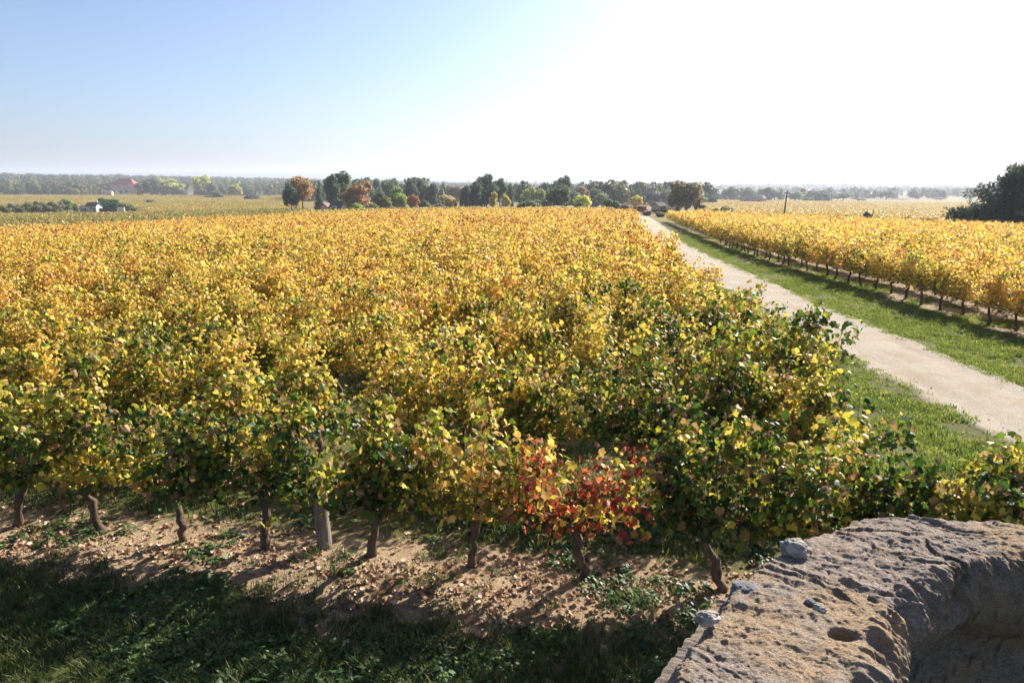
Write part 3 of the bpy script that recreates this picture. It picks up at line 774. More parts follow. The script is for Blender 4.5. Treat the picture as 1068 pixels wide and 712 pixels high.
# verges of the track
def kv(x, y):
    a = (x > left_edge_x(y) - .9) & (x < path_x(y) - 1.02)
    return np.where(a, np.clip(.12 + sstep(.40, .58, patch(x, y, 1.1, 86)), 0, 1), 0)
gx, gy = sample(60000, 3.5, 13, 3.5, 40, kv)
nearv = gy < 16
put("grass", gx, gy, TUFT_FAR, .45, .9, "sunlit green grass verge between the vines and the gravel track", "grass", .1)
def kr(x, y):
    d = x - path_x(y); rowd = x - right_row_x(y)
    a = (d > 1.02) & (rowd < 1.2) & (x < 1.15 * y + 3)
    return np.where(a, np.clip(.12 + sstep(.38, .56, patch(x, y, 1.1, 87)) - .55 * sstep(-.9, -.1, rowd), 0, 1), 0)
gx, gy = sample(96000, 9, 22, 5, 62, kr)
put("grass", gx, gy, TUFT_FAR, .45, .9, "green grass strip between the gravel track and the right-hand vines", "grass", .1)
# litter and clods
g9 = np.random.default_rng(99)
LIT = []
for k in range(5):
    P = np.zeros((1, 3)); V, F, kk = leaves_arrays(P, np.array([[.2, .1, 1.]]) + g9.normal(0, .3, (1, 3)), np.array([[1., 0, 0]]), np.array([.085]), LEAF_HI, TRI_HI, -.45)
    V[:, 2] += .012; LIT.append(np_mesh("dead_leaf", V, [F], [M_LITTER], False, attrs={"leaf": np.repeat(g9.random((1, 3)), kk, 0)}))
gx, gy = sample(16000, -7.5, 4.2, 3.6, 8.4, lambda x, y: np.clip(np.exp(-((row_q(x, y) + .4) / .75) ** 2) * (.35 + .6 * sstep(.4, .6, patch(x, y, 2.2, 91))) + .05, 0, 1))
put("fallen_leaves", gx, gy, LIT, .28, .75, "brown and tan fallen vine leaves on the soil strip", "fallen leaves", .25)
CL = []
for k in range(4):
    n1, n2 = 9, 6; th = np.linspace(0, 6.283, n1, endpoint=False)[None]; ph = np.linspace(.05, 3.09, n2)[:, None]
    s = np.stack([np.sin(ph) * np.cos(th), np.sin(ph) * np.sin(th), np.cos(ph) + 0 * th], -1)
    rr_ = .55 + .9 * fbm(s[..., 0] * 1.6 + k * 9, s[..., 1] * 1.6, s[..., 2] * 1.6, 2, 5 + k); v = s * rr_[..., None] * np.array([.03, .026, .02])
    i = np.arange(n2 - 1)[:, None] * n1; j = np.arange(n1)[None]; j2 = (j + 1) % n1
    CL.append(np_mesh("clod", v.reshape(-1, 3), [np.stack([i + j, i + n1 + j, i + n1 + j2, i + j2], -1).reshape(-1, 4)], [M_CLOD], False))
gx, gy = sample(10000, -7.5, 4.0, 3.6, 8.0, lambda x, y: np.exp(-((row_q(x, y) + .4) / .7) ** 2) * sstep(.38, .55, patch(x, y, 1.7, 93)))
put("soil_clods", gx, gy, CL, .25, 1.0, "crumbly clods of pale brown soil under the front vine row", "soil clods", .4)
gx, gy = sample(26000, 7, 14, 4, 45, lambda x, y: np.where(np.abs(x - path_x(y)) < 1.15, .35 * (.25 + sstep(.45, .6, patch(x, y, 1.5, 95))), 0))
CLS = [m.copy() for m in CL]
for m in CLS: m.materials[0] = M_STONE
put("gravel", gx, gy, CLS, .25, .8, "loose pale gravel lying on the track", "gravel", .4)

# ---------------------------------------------------------------- trees (unit size: height 1, width 1)
def crown_mesh(seed, lobes, n, leaf, mat, lod=0, shell=.55, droop=.1):
    """lobes: (x,y,z,rx,ry,rz) ellipsoids; leaf faces spread through them"""
    g = np.random.default_rng(seed); L = np.array(lobes, float)
    vol = (L[:, 3] * L[:, 4] * L[:, 5]) ** .7; pick = g.choice(len(L), n, p=vol / vol.sum())
    d = unit(g.normal(0, 1, (n, 3))); rad = (shell + (1 - shell) * g.random(n)) ** .8
    P0 = d * rad[:, None] * L[pick, 3:]
    P = P0 + L[pick, :3]
    nz = fbm(P[:, 0] * 7 + seed, P[:, 1] * 7, P[:, 2] * 7, 3, seed % 50)
    k = nz > .36; P, d, nz = P[k], d[k], nz[k]; m = len(P)
    P += d * ((nz - .5) * .12)[:, None]
    P[:, 2] = np.maximum(P[:, 2], .01)
    nrm = d * .7 + np.array([0, 0, .35]) + g.normal(0, .5, (m, 3)); tip = d * .3 + g.normal(0, .6, (m, 3)) - np.array([0, 0, droop])
    V, F, kk = leaves_arrays(P, nrm, tip, leaf * (.6 + .8 * g.random(m)), LEAF_LO if lod else LEAF_MID, TRI_LO if lod else TRI_MID, .3)
    c = np.stack([np.clip((nz - .36) * 2.2, 0, 1) * .6 + .4 * g.random(m), g.random(m) * (g.random(m) < .3), g.random(m)], 1)
    return np_mesh("crown", V, [F], [mat], False, attrs={"leaf": np.repeat(c, kk, 0)})
def lobes_round(seed, z0=.22, n=11, wide=.5):
    g = np.random.default_rng(seed); o = [(0, 0, (1 + z0) / 2, wide * .62, wide * .62, (1 - z0) * .42)]
    for i in range(n):
        a = g.uniform(0, 6.28); h = g.random(); z = z0 + .08 + (1 - z0 - .16) * h
        env = math.sqrt(max(.08, 1 - ((h - .42) / .62) ** 2)) * wide * .72
        r = g.uniform(.14, .23) * wide / .5
        o.append((math.cos(a) * (env - r * .35), math.sin(a) * (env - r * .35), z, r, r, r * g.uniform(.7, .95) * .9))
    return o
def lobes_cone(seed, z0=.06, n=20, wide=.5, pw=.9):
    g = np.random.default_rng(seed); o = []
    for i in range(n):
        h = (i + .5) / n; z = z0 + (1 - z0) * h; env = wide * (1 - h) ** pw * .75 + .03
        for q in range(max(1, int(4 * (1 - h)) + 1)):
            a = g.uniform(0, 6.28); o.append((math.cos(a) * env * .6, math.sin(a) * env * .6, z, .05 + env * .45, .05 + env * .45, .055))
    return o
def lobes_column(seed, wide=.5):
    g = np.random.default_rng(seed)
    return [(g.normal(0, .05), g.normal(0, .05), z, wide * math.sin(min(1, (z + .12)) * math.pi) ** .6 * .85, wide * math.sin(min(1, z + .12) * math.pi) ** .6 * .85, .12) for z in np.linspace(.08, .88, 9)]
def lobes_bush(seed, n=8):
    g = np.random.default_rng(seed); o = [(0, 0, .42, .38, .38, .40)]
    for i in range(n):
        a = g.uniform(0, 6.28); r = g.uniform(.16, .25); q = g.uniform(.12, .33); o.append((math.cos(a) * q, math.sin(a) * q, g.uniform(.22, .80), r, r, r * .8))
    return o
def trunk_mesh(seed, h=.45, r=.035, limbs=6, spread=.28):
    g = np.random.default_rng(seed); m = MB(); q = np.linspace(0, 1, 6)
    p = np.stack([np.cumsum(g.normal(0, .008, 6)), np.cumsum(g.normal(0, .008, 6)), -.02 + q * (h + .02)], 1); m.tube(p, r * (1.2 - .5 * q), 7, .2)
    for i in range(limbs):
        a = g.uniform(0, 6.28); z = h * g.uniform(.5, 1.0); L = g.uniform(.6, 1.1) * spread; s = np.linspace(0, 1, 5)
        b = np.array([np.interp(z, p[:, 2], p[:, 0]), np.interp(z, p[:, 2], p[:, 1]), z])
        m.tube(b + np.stack([math.cos(a) * L * s, math.sin(a) * L * s, (.15 + .25 * g.random()) * s + .05 * s * s], 1), r * .5 * (1.05 - .75 * s), 5, .2)
    return m.mesh("trunk", M_TBARK, True)
KIT = {}
for k in range(3):
    KIT["round", k] = (crown_mesh(500 + k, lobes_round(500 + k), 3600, .05, M_TREE), trunk_mesh(500 + k))
    KIT["dense", k] = (crown_mesh(510 + k, lobes_round(510 + k, .08, 14), 4200, .05, M_TREE), trunk_mesh(510 + k, .3))
    KIT["open", k] = (crown_mesh(520 + k, lobes_round(520 + k, .30, 13, .5), 2600, .045, M_TREE, 0, .3), trunk_mesh(520 + k, .62, .03, 10, .33))
    KIT["cone", k] = (crown_mesh(530 + k, lobes_cone(530 + k), 3000, .05, M_TREE, 0, .3, .4), trunk_mesh(530 + k, .9, .025, 0))
    KIT["column", k] = (crown_mesh(540 + k, lobes_column(540 + k), 2600, .05, M_TREE, 0, .6), trunk_mesh(540 + k, .5, .05, 0))
    KIT["bush", k] = (crown_mesh(550 + k, lobes_bush(550 + k), 2200, .075, M_TREE), trunk_mesh(550 + k, .3, .03, 5, .2))
G_DK = (.036, .052, .026); G_MD = (.06, .08, .034); OLIVE = (.095, .10, .036); YG = (.20, .215, .05); YEL = (.40, .33, .07); BROWN = (.20, .115, .045); ORNG = (.34, .14, .05); GREY = (.085, .085, .055); PALE = (.20, .20, .075)
def tree(kind, px, top, base_Y, wpx, col, label, cat="tree", group=None, name=None, var=None):
    """a tree at distance base_Y seen at column px, reaching up to picture row top and wpx wide"""
    x, y, z = spot(px, base_Y)
    h = CAM_H + slope_of(top) * base_Y - z
    w = wpx / FPX * base_Y * 1.30
    k = var if var is not None else rng.integers(3); cm, tm = KIT[kind, k]
    nm = name or {"bush": "shrub", "cone": "conifer_tree", "column": "cypress_tree"}.get(kind, "broadleaf_tree")
    e = link(nm, None, loc=(x, y, z - .05), rz=rng.uniform(0, 6.28))
    tag(e, label, cat, group)
    c = link("crown", cm, e, sc=(w, w, max(h, 1.0))); c.color = (*col, 1)
    link("trunk", tm, e, sc=(w * .8, w * .8, max(h, 1.0)))
    return e
def sc3(c, k): return tuple(v * k for v in c)
# left: the row of orchard trees and the farm
gO = "orchard trees in a line at the left"
for i, (px, tp, w) in enumerate([(2, 214, 11), (10, 212, 11), (18, 213, 10), (27, 211, 11), (35, 210, 11), (44, 210, 11), (52, 209, 11), (59, 210, 10)]):
    od = ["first from left, at the photo edge", "second from left", "third from left", "fourth from left", "fifth from left", "sixth from left", "seventh from left", "eighth from left"][i]
    tree("dense", px, tp, 300 + i * 3, w, [OLIVE, GREY, (.08, .09, .04)][i % 3], f"rounded olive tree of the left orchard line, {od}", group=gO)
tree("dense", 67, 207.5, 330, 13, (.075, .12, .03), "bright green tree at the right end of the orchard line")
tree("column", 76.5, 211, 322, 4.5, G_DK, "slim dark cypress between orchard line and white gabled house")
tree("dense", 106, 207, 352, 13, (.025, .06, .025), "dark green bushy tree right behind the white gabled house")
tree("dense", 117, 208, 354, 15, (.022, .055, .025), "flat dark green tree above the long low wall of the farm")
tree("bush", 130, 211, 350, 12, OLIVE, "olive shrub just right of the farm's dark trees", "shrub")
tree("bush", 138, 216, 340, 7, (.10, .11, .035), "small olive shrub between two white farm walls", "shrub")
tree("bush", 156, 207, 480, 8, (.09, .075, .045), "brown lone shrub in the golden field left", "shrub")
tree("round", 158, 185, 880, 14, (.06, .065, .045), "grey-green tree left of the pale yellow grove")
gP = "pale yellow grove by the white house"
for px, tp, w, c, od in [(148, 190, 13, OLIVE, "olive left fringe"), (168, 185, 17, PALE, "tallest pale yellow tree"), (179, 187, 16, PALE, "pale yellow middle tree"), (189, 192, 12, sc3(PALE, .9), "lower pale yellow tree nearest the house")]:
    tree("dense", px, tp, 900, w, c, f"{od} of the grove left of the small white house", group=gP)
tree("round", 211, 182, 930, 16, (.20, .20, .07), "tall yellow-green tree right of the small white house")
tree("round", 222, 190, 900, 12, GREY, "grey-brown tree right of the tall yellow-green one")
tree("dense", 245, 192, 820, 13, (.17, .16, .06), "olive-yellow tree before the left woods")
tree("dense", 256, 194, 900, 14, G_MD, "green tree above the dark hedge on the left")
tree("bush", 216, 203, 700, 9, (.12, .11, .06), "pale brown shrub at the field edge below the grey-brown tree", "shrub")
tree("bush", 227, 199, 700, 12, (.075, .07, .055), "dull purple-grey shrub at the left field edge", "shrub")
tree("bush", 262, 202.5, 600, 16, (.04, .04, .035), "long dark purple hedge bush at the golden field edge", "shrub")
# cluster around the stone house
tree("open", 303, 191, 205, 15, (.035, .05, .03), "dark ivy-clad tree left of the tall orange-brown one", var=0)
tree("open", 315, 180, 210, 22, (.135, .088, .04), "tall orange-brown thin-crowned tree left of the stone house", var=1)
tree("cone", 333, 189, 290, 11, G_DK, "small dark conifer between orange-brown tree and big pine")
tree("dense", 346, 183, 260, 16, (.03, .055, .025), "dark green pine-like tree, left of the pair behind the stone house")
tree("dense", 356, 179.5, 265, 21, (.035, .055, .03), "tallest dark green tree of the pair behind the stone house")
tree("round", 379, 184, 300, 20, (.05, .065, .035), "dark olive tree behind the big russet dome tree")
tree("dense", 373, 188, 215, 29, (.125, .074, .035), "big russet brown dome-shaped tree right of the stone house")
tree("bush", 372, 209.5, 190, 12, (.12, .17, .04), "bright green shrub in front of the russet dome tree", "shrub")
tree("bush", 346, 213, 188, 7, (.06, .09, .03), "small green shrub against the stone house wall", "shrub")
tree("bush", 390, 210, 205, 9, OLIVE, "low olive shrub at the right foot of the russet tree", "shrub")
tree("dense", 391, 187, 340, 13, (.04, .05, .035), "dark tree directly right of the russet dome, rear row")
tree("cone", 399, 188, 360, 11, (.04, .055, .03), "narrow dark conifer in the rear row between russet tree and green dome")
tree("round", 408, 185, 350, 16, (.045, .065, .03), "dark green round-topped tree behind the yellow-green dome")
tree("dense", 395, 200, 225, 13, (.05, .065, .03), "dark bushy tree between the russet dome and the yellow-green dome")
tree("dense", 403, 203, 218, 10, OLIVE, "low olive tree touching the yellow-green dome")
tree("dense", 414, 195.5, 228, 16, (.11, .14, .035), "yellow-green dome-shaped tree with dark heart, centre left")
tree("dense", 431, 202, 232, 11, (.16, .078, .038), "small orange-red tree among the green ones, centre left")
tree("round", 430, 187.5, 300, 13, G_DK, "dark tree above the small orange-red tree")
tree("dense", 440, 188, 310, 13, (.045, .06, .035), "dark olive tree in the rear row, right of the orange-red one")
tree("dense", 450, 190, 300, 14, (.035, .05, .032), "dark blue-green tree left of the straw-coloured shrub")
tree("bush", 441, 207, 235, 12, G_MD, "low green shrub right of the orange-red tree", "shrub")
tree("bush", 467, 200.5, 240, 19, (.20, .17, .075), "straw-yellow wide shrub in front of the dark trees", "shrub")
tree("bush", 458, 207, 225, 9, G_MD, "green shrub on the left side of the straw-yellow one", "shrub")
tree("bush", 456, 211, 190, 8, (.10, .11, .085), "small silvery grey shrub at the vineyard's far edge", "shrub")
tree("cone", 463, 190, 420, 8, G_MD, "pointed conifer rising behind the straw-yellow shrub")
tree("round", 474, 193, 420, 16, (.10, .072, .048), "reddish brown tree behind the straw-yellow shrub")
tree("dense", 485, 192, 240, 11, G_DK, "dark shrubby tree at the left foot of the big pine group")
tree("dense", 495, 187, 245, 17, (.028, .048, .03), "left dark tree of the big pine group in the middle")
tree("dense", 507, 182.5, 250, 20, (.03, .052, .028), "tallest dark tree of the big pine group in the middle")
tree("round", 521, 184.5, 255, 15, (.05, .07, .035), "loose olive-green tree right of the tallest pine")
tree("column", 532, 186.5, 262, 8, (.03, .05, .03), "narrow dark tree at the right end of the pine group")
tree("dense", 515, 200, 222, 8, (.19, .165, .05), "small yellow tree before the pines, left of a pair")
tree("dense", 528, 202, 222, 8, (.21, .18, .055), "small yellow tree before the pines, right of a pair")
tree("bush", 543.5, 208.5, 150, 9, (.035, .06, .028), "lone dark shrub standing in the far vine rows", "shrub")
tree("dense", 551, 194, 300, 15, (.15, .16, .06), "light yellow-green tree right of the pine group")
tree("round", 566, 190, 330, 11, G_DK, "dark round-topped tree left of the big dark dome")
tree("dense", 562, 196, 300, 13, (.14, .15, .05), "yellowish tree left of the big dark dome tree")
tree("bush", 572, 205, 250, 14, GREY, "grey-green shrub at the left foot of the dark dome", "shrub")
tree("bush", 553, 206, 240, 20, G_MD, "low dark green hedge shrub right of the pine group", "shrub")
tree("round", 586, 181.5, 300, 16, (.035, .055, .03), "high dark tree top rising behind the dark dome")
tree("dense", 583, 191.5, 205, 22, (.045, .06, .026), "big dark green dome tree with olive right side", var=1)
tree("dense", 600, 198, 300, 13, GREY, "grey tree right of the big dark dome")
tree("round", 607, 193.5, 320, 14, (.11, .075, .05), "reddish brown tree behind the yellow-green bush")
tree("bush", 609, 202, 195, 16, (.24, .24, .05), "bright yellow-green tall bush right of the dark dome", "shrub")
tree("bush", 605, 209, 188, 12, (.05, .10, .025), "deep green low bush in front of the yellow-green one", "shrub")
tree("dense", 622, 197, 330, 15, (.06, .075, .045), "hazy green tree right of the yellow-green bush")
tree("round", 629, 201, 260, 12, (.10, .11, .055), "light olive tree left of the round dark bush")
tree("bush", 638, 206, 192, 15, (.04, .065, .04), "round dark bush near the vineyard's top right corner", "shrub")
tree("cone", 646, 193, 420, 9, G_MD, "hazy pointed conifer, first of three above the brown bushes")
tree("cone", 657, 192, 440, 9, G_MD, "hazy pointed conifer, second of three above the brown bushes")
tree("cone", 666, 191.5, 430, 10, G_DK, "hazy pointed conifer, third of three above the brown bushes")
tree("dense", 680, 195, 420, 16, (.07, .085, .06), "hazy grey-green tree behind the low stone house")
tree("dense", 693, 197, 420, 15, (.06, .075, .05), "hazy green tree left of the large walnut-like tree")
tree("dense", 664, 203, 260, 11, (.26, .22, .06), "small bright yellow tree left of the low stone house")
tree("bush", 652, 210, 200, 15, (.13, .095, .08), "dull mauve-brown thicket left of the track's end", "shrub")
tree("bush", 668, 212.5, 205, 16, (.15, .09, .06), "reddish brown thicket at the end of the track", "shrub")
for px, tp, w, Y, c, lb in [(661, 217, 10, 128, (.13, .09, .06), "low russet bush at the far left end of the track"), (676, 219, 9, 150, (.11, .085, .075), "low mauve-brown bush closing the far end of the track"), (690, 219.5, 10, 140, (.10, .10, .05), "low olive bush right of the track's far end")]:
    tree("bush", px, tp, Y, w, c, lb, "shrub")
# right of the track
tree("round", 716, 187.5, 190, 33, (.085, .072, .036), "large round brown-green tree standing alone at the far end of the right field", var=2)
tree("bush", 731, 211, 200, 12, (.07, .07, .04), "dark brown shrub at the right foot of the large round tree", "shrub")
tree("bush", 748, 214.5, 150, 8, (.22, .20, .06), "yellow shrub left of the grey-green hedge clump", "shrub")
tree("bush", 760, 213.5, 155, 15, (.07, .09, .055), "grey-green wide shrub beyond the right field", "shrub")
tree("bush", 778, 221.5, 120, 7, (.02, .022, .02), "very small blackish shrub at the right field's far edge", "shrub")
tree("bush", 814.5, 222.5, 118, 6, (.11, .12, .035), "small olive shrub at the foot of the utility pole", "shrub")
tree("bush", 908, 219, 110, 7, (.03, .045, .035), "dark lone shrub with a leaning stake beyond the right vines", "shrub")
for px, tp, w, Y, c, lb in [(735, 193, 9, 520, G_MD, "hazy conifer-like tree just right of the large round tree"), (744, 204, 8, 470, G_DK, "small hazy dark tree below the pale wood at right"),
    (762, 195, 16, 700, G_MD, "hazy blue-green tree above the long dark barn, left one"), (782, 196, 15, 720, G_MD, "hazy blue-green tree above the long dark barn, right one"),
    (808, 197, 15, 740, G_MD, "hazy tree just left of the utility pole"), (830, 200, 14, 700, (.09, .10, .05), "hazy olive tree right of the utility pole"), (843, 206, 11, 650, G_MD, "low hazy green tree further right of the pole"),
    (852, 201, 10, 760, (.12, .11, .07), "hazy buff tree in the gap right of the pole"), (868, 202, 12, 760, G_DK, "left tree of the hazy clump over the brown field"), (880, 200.5, 15, 770, G_MD, "tallest tree of the hazy clump over the brown field"),
    (897, 206, 13, 760, G_DK, "low hazy tree right of the clump over the brown field"), (925, 198, 16, 900, G_MD, "hazy round tree alone on the skyline left of the big pine"), (940, 207, 14, 900, G_MD, "low hazy tree right of the lone skyline tree"),
    (982, 206, 12, 900, G_MD, "faint hazy tree just left of the big pine")]:
    tree("round", px, tp, Y, w, c, lb)

# the big pine at the right edge
def big_pine():
    g = np.random.default_rng(77); x, y, z = spot(1073, 86)
    H = CAM_H + slope_of(178) * 86 - z
    e = link("pine_tree", None, loc=(x, y, z)); tag(e, "large dark pine tree at the right edge of the photo", "tree")
    tr = MB(); q = np.linspace(0, 1, 8); tp = np.stack([.2 * np.sin(q * 4), .15 * np.sin(q * 3), -.1 + q * H * .93], 1); tr.tube(tp, .26 * (1.1 - .85 * q), 9, .2)
    P = []; D = []
    for i in range(90):
        h = g.uniform(.05, .97) if i > 12 else g.uniform(.04, .16); a = g.uniform(0, 6.28); zz = h * H
        L = (8.0 * (1 - h) ** .45 * g.uniform(.62, 1.05) + .4) * (1.0 if h > .2 else 1.12); s = np.linspace(0, 1, 7); up = g.uniform(.05, .42) * L
        br = np.stack([np.cos(a + .2 * s) * L * s, np.sin(a + .2 * s) * L * s, zz + up * s ** 1.4 - .05 * L * s], 1); br[:, 2] = np.maximum(br[:, 2], .35)
        tr.tube(br, .075 * (1.1 - .85 * s) * (.5 + L / 8), 5, .2)
        for t_ in np.linspace(.22, 1.0, int(4 + L * 1.9)):
            c = np.array([np.interp(t_, s, br[:, j]) for j in range(3)]) + g.normal(0, .28, 3) * np.array([1, 1, .55]); c[2] = max(c[2], .35)
            m = 52; d = unit(g.normal(0, 1, (m, 3)) + np.array([0, 0, .35])); r = g.uniform(.4, .8)
            P.append(c + d * (r * g.random(m) ** .5)[:, None]); D.append(d)
    P = np.concatenate(P); D = np.concatenate(D); n = len(P)
    blade = np.array([(0, 0), (.16, .3), (0, 1.0), (-.16, .3)])
    V, F, k = leaves_arrays(P, np.cross(D, g.normal(0, 1, (n, 3))), D, (.42 * (.6 + .7 * g.random(n))), blade, TRI_LO, .1)
    V[:, 2] = np.maximum(V[:, 2], .05)
    me = np_mesh("crown", V, [F], [M_TREE], False, attrs={"leaf": np.repeat(np.stack([g.random(n), g.random(n) * (g.random(n) < .12), g.random(n)], 1), k, 0)})
    c = link("crown", me, e); c.color = (.012, .020, .013, 1)
    tr.obj("trunk", M_TBARK, e, True)
big_pine()

# ---------------------------------------------------------------- far woods
WOODK = [crown_mesh(700 + k, lobes_round(700 + k, .05, 9), 420, .13, M_WOOD, 1) for k in range(5)] + [crown_mesh(720 + k, lobes_cone(720 + k, .04, 9), 260, .13, M_WOOD, 1, .3) for k in range(2)]
def woods(label, n, px0, px1, Y0, Y1, h0, h1, keep=None, conif=.12):
    px = rng.uniform(px0, px1, n); Y = rng.uniform(Y0, Y1, n)
    x = (px - 534) / FPX / 1.027 * Y
    if keep is not None:
        k = keep(px, Y, x); px, Y, x = px[k], Y[k], x[k]
    n = len(x); h = rng.uniform(h0, h1, n) * (.8 + .5 * fbm(x * .004, Y * .004, octv=2, seed=15)); w = h * rng.uniform(.75, 1.25, n)
    idx = np.where(rng.random(n) < conif, rng.integers(5, 7, n), rng.integers(0, 5, n)); w = np.where(idx > 4, h * .4, w)
    ob = scatter("distant_woods", np.stack([x, Y, base_z(x, Y) - .3], 1), rng.uniform(0, 6.28, n), np.stack([w, w, h], 1), idx, WOODK)
    tag(ob, label, "woods", kind="stuff")
woods("wooded hillside behind the houses on the left", 5200, -90, 330, 930, 2500, 8, 16, lambda px, Y, x: (fbm(x * .006, Y * .006, octv=3, seed=44) > .40) & ((np.abs(px - 135) > 22) | (Y > 1010)) | (Y > 1500))
woods("hazy wooded plain behind the trees in the middle", 6500, 300, 740, 340, 2600, 8, 15, lambda px, Y, x: fbm(x * .008, Y * .008, octv=3, seed=45) > .50 - .10 * (Y > 900))
woods("pale hazy copses behind the fields on the right", 2600, 690, 1160, 700, 3200, 8, 15, lambda px, Y, x: (fbm(x * .007, Y * .005, octv=3, seed=46) > .53) & ((px < 870) | (Y > 950)))
woods("faint belts of trees on the far blue plain", 3200, -90, 1160, 2600, 5200, 10, 20, lambda px, Y, x: fbm(x * .003, Y * .003, octv=3, seed=47) > .50)

# ---------------------------------------------------------------- distant vineyards
def seg_mesh(seed, L, n, leaf):
    g = np.random.default_rng(seed)
    P = np.stack([g.uniform(-L / 2, L / 2, n), g.normal(0, .26, n), .45 + g.random(n) * .95], 1)
    nr_ = np.stack([g.normal(0, .5, n), g.normal(0, .6, n), .6 + g.normal(0, .4, n)], 1); tp = g.normal(0, .6, (n, 3)) - np.array([0, 0, .6])
    V, F, k = leaves_arrays(P, nr_, tp, leaf * (.6 + .7 * g.random(n)), LEAF_LO, TRI_LO, .2)
    return np_mesh("row_segment", V, [F], [M_LEAF_FAR], False, attrs={"leaf": np.repeat(np.stack([.5 + (g.random(n) - .5) * .8, g.random(n), g.random(n)], 1), k, 0)})
SEG = [seg_mesh(800 + k, 4.4, 150, .42) for k in range(6)]
def field(label, ang, gap, step, inside, bbox, ripe, rv=.06, sc=1.0):
    x0, x1, y0, y1 = bbox; c, s = math.cos(ang), math.sin(ang); cx, cy_ = (x0 + x1) / 2, (y0 + y1) / 2; Rr = math.hypot(x1 - x0, y1 - y0) / 2
    u, v = np.meshgrid(np.arange(-Rr, Rr, step), np.arange(-Rr, Rr, gap)); u, v = u.ravel(), v.ravel()
    x = cx + u * c - v * s; y = cy_ + u * s + v * c
    k = (x > x0) & (x < x1) & (y > y0) & (y < y1); x, y = x[k], y[k]; k = inside(x, y) & (np.abs(x) < 1.05 * y + 10); x, y = x[k], y[k]; n = len(x)
    rp = ripe + rng.normal(0, rv, n) + (fbm(x * .02, y * .02, octv=3, seed=33) - .5) * .2
    ob = scatter("distant_vineyard", np.stack([x, y, base_z(x, y)], 1), ang + math.pi * rng.integers(0, 2, n) + rng.normal(0, .02, n), np.full(n, sc) * rng.uniform(.9, 1.1, n), rng.integers(0, 6, n), SEG, rp)
    tag(ob, label, "vineyard", kind="stuff")
tcol = lambda x, y: x / y
field("dull green-brown vineyard in the dip below the left orchard", R(8), 2.6, 4.3, lambda x, y: (y > 122 + .8 * np.minimum(0, x + 10) + 35) & (y < 285) & (tcol(x, y) < -.30), (-250, -30, 90, 290), .38)
field("golden vineyard left of the orange-brown tree", R(12), 2.2, 4.3, lambda x, y: (tcol(x, y) > -.53) & (tcol(x, y) < -.305) & (y > 300), (-330, -60, 300, 700), .54)
field("broad golden vineyard below the far left houses", R(5), 4.0, 5.0, lambda x, y: (tcol(x, y) < -.33), (-780, -100, 360, 830), .50, .06, 1.15)
field("golden strip of vines beyond the crest, with white stakes", R(-8), 1.8, 4.2, lambda x, y: (tcol(x, y) > -.30) & (tcol(x, y) < .14) & (y > 128), (-70, 32, 120, 190), .58)
field("brownish gold vineyard on the slope beyond the right field", R(18), 3.6, 4.6, lambda x, y: (tcol(x, y) > .27) & (y > 150), (40, 560, 145, 640), .66, .05, 1.0)

# ---------------------------------------------------------------- buildings and other man-made things
def house(px, Y, w, d, hw, hr, rz, wall, roofm, label, wins=2, chimney=True, door=True, name="house", cat="house", hip=False, base_dz=0.0):
    x, y, z = spot(px, Y); e = link(name, None, loc=(x, y, z + base_dz), rz=rz); tag(e, label, cat)
    m = MB(); m.box((0, 0, hw / 2 - .5), (w, d, hw + 1.0))
    if not hip:
        for sx in (-1, 1):
            xo = sx * w / 2; v = np.array([[xo, -d / 2, hw], [xo, d / 2, hw], [xo, 0, hw + hr], [xo - sx * .25, -d / 2, hw], [xo - sx * .25, d / 2, hw], [xo - sx * .25, 0, hw + hr]])
            m.add(v, [[0, 1, 2], [3, 5, 4]]); m.add(v, [[0, 2, 5, 3], [1, 4, 5, 2]])
    m.obj("wall", wall, e)
    r = MB(); o = .4; t = .18
    if hip:
        a, b = w / 2 + o, d / 2 + o; rx = max(.2, w / 2 - d / 2 * .8)
        v = np.array([[-a, -b, hw], [a, -b, hw], [a, b, hw], [-a, b, hw], [-rx, 0, hw + hr], [rx, 0, hw + hr]]); v[:, 2] += .02
        r.add(v, [[0, 1, 5, 4], [2, 3, 4, 5]]); r.add(v, [[1, 2, 5], [3, 0, 4]]); r.add(v, [[3, 2, 1, 0]])
    else:
        k = hr / (d / 2)
        for sy in (-1, 1):
            v = np.array([[-w / 2 - o, sy * (d / 2 + o), hw - o * k], [w / 2 + o, sy * (d / 2 + o), hw - o * k], [w / 2 + o, 0, hw + hr], [-w / 2 - o, 0, hw + hr]]); v[:, 2] += .03
            r.add(np.concatenate([v, v + [0, 0, t]]), [[0, 3, 2, 1], [4, 5, 6, 7], [0, 1, 5, 4], [1, 2, 6, 5], [2, 3, 7, 6], [3, 0, 4, 7]])
    ro = r.obj("roof", roofm, e)
    if chimney:
        c = MB(); c.box((w * .28, d * .12, hw + hr * .75 + .5), (.7, .55, 1.6)); c.obj("chimney", wall, ro)
    for i in range(wins):
        u = (i + .5) / wins * w - w / 2
        f = MB(); f.box((u, -d / 2 - .03, hw * .55), (1.0, .08, 1.3)); wo = f.obj("window", M_SHUT, e)
        p = MB(); p.box((u, -d / 2 - .06, hw * .55), (.78, .06, 1.08)); p.obj("pane", M_DARK, wo)
    if door:
        f = MB(); f.box((w * .5 / max(1, wins) * .02 + (0 if wins % 2 == 0 else w * .28), -d / 2 - .03, 1.0), (1.0, .08, 2.1)); f.obj("door", M_DARKW, e)
    return e
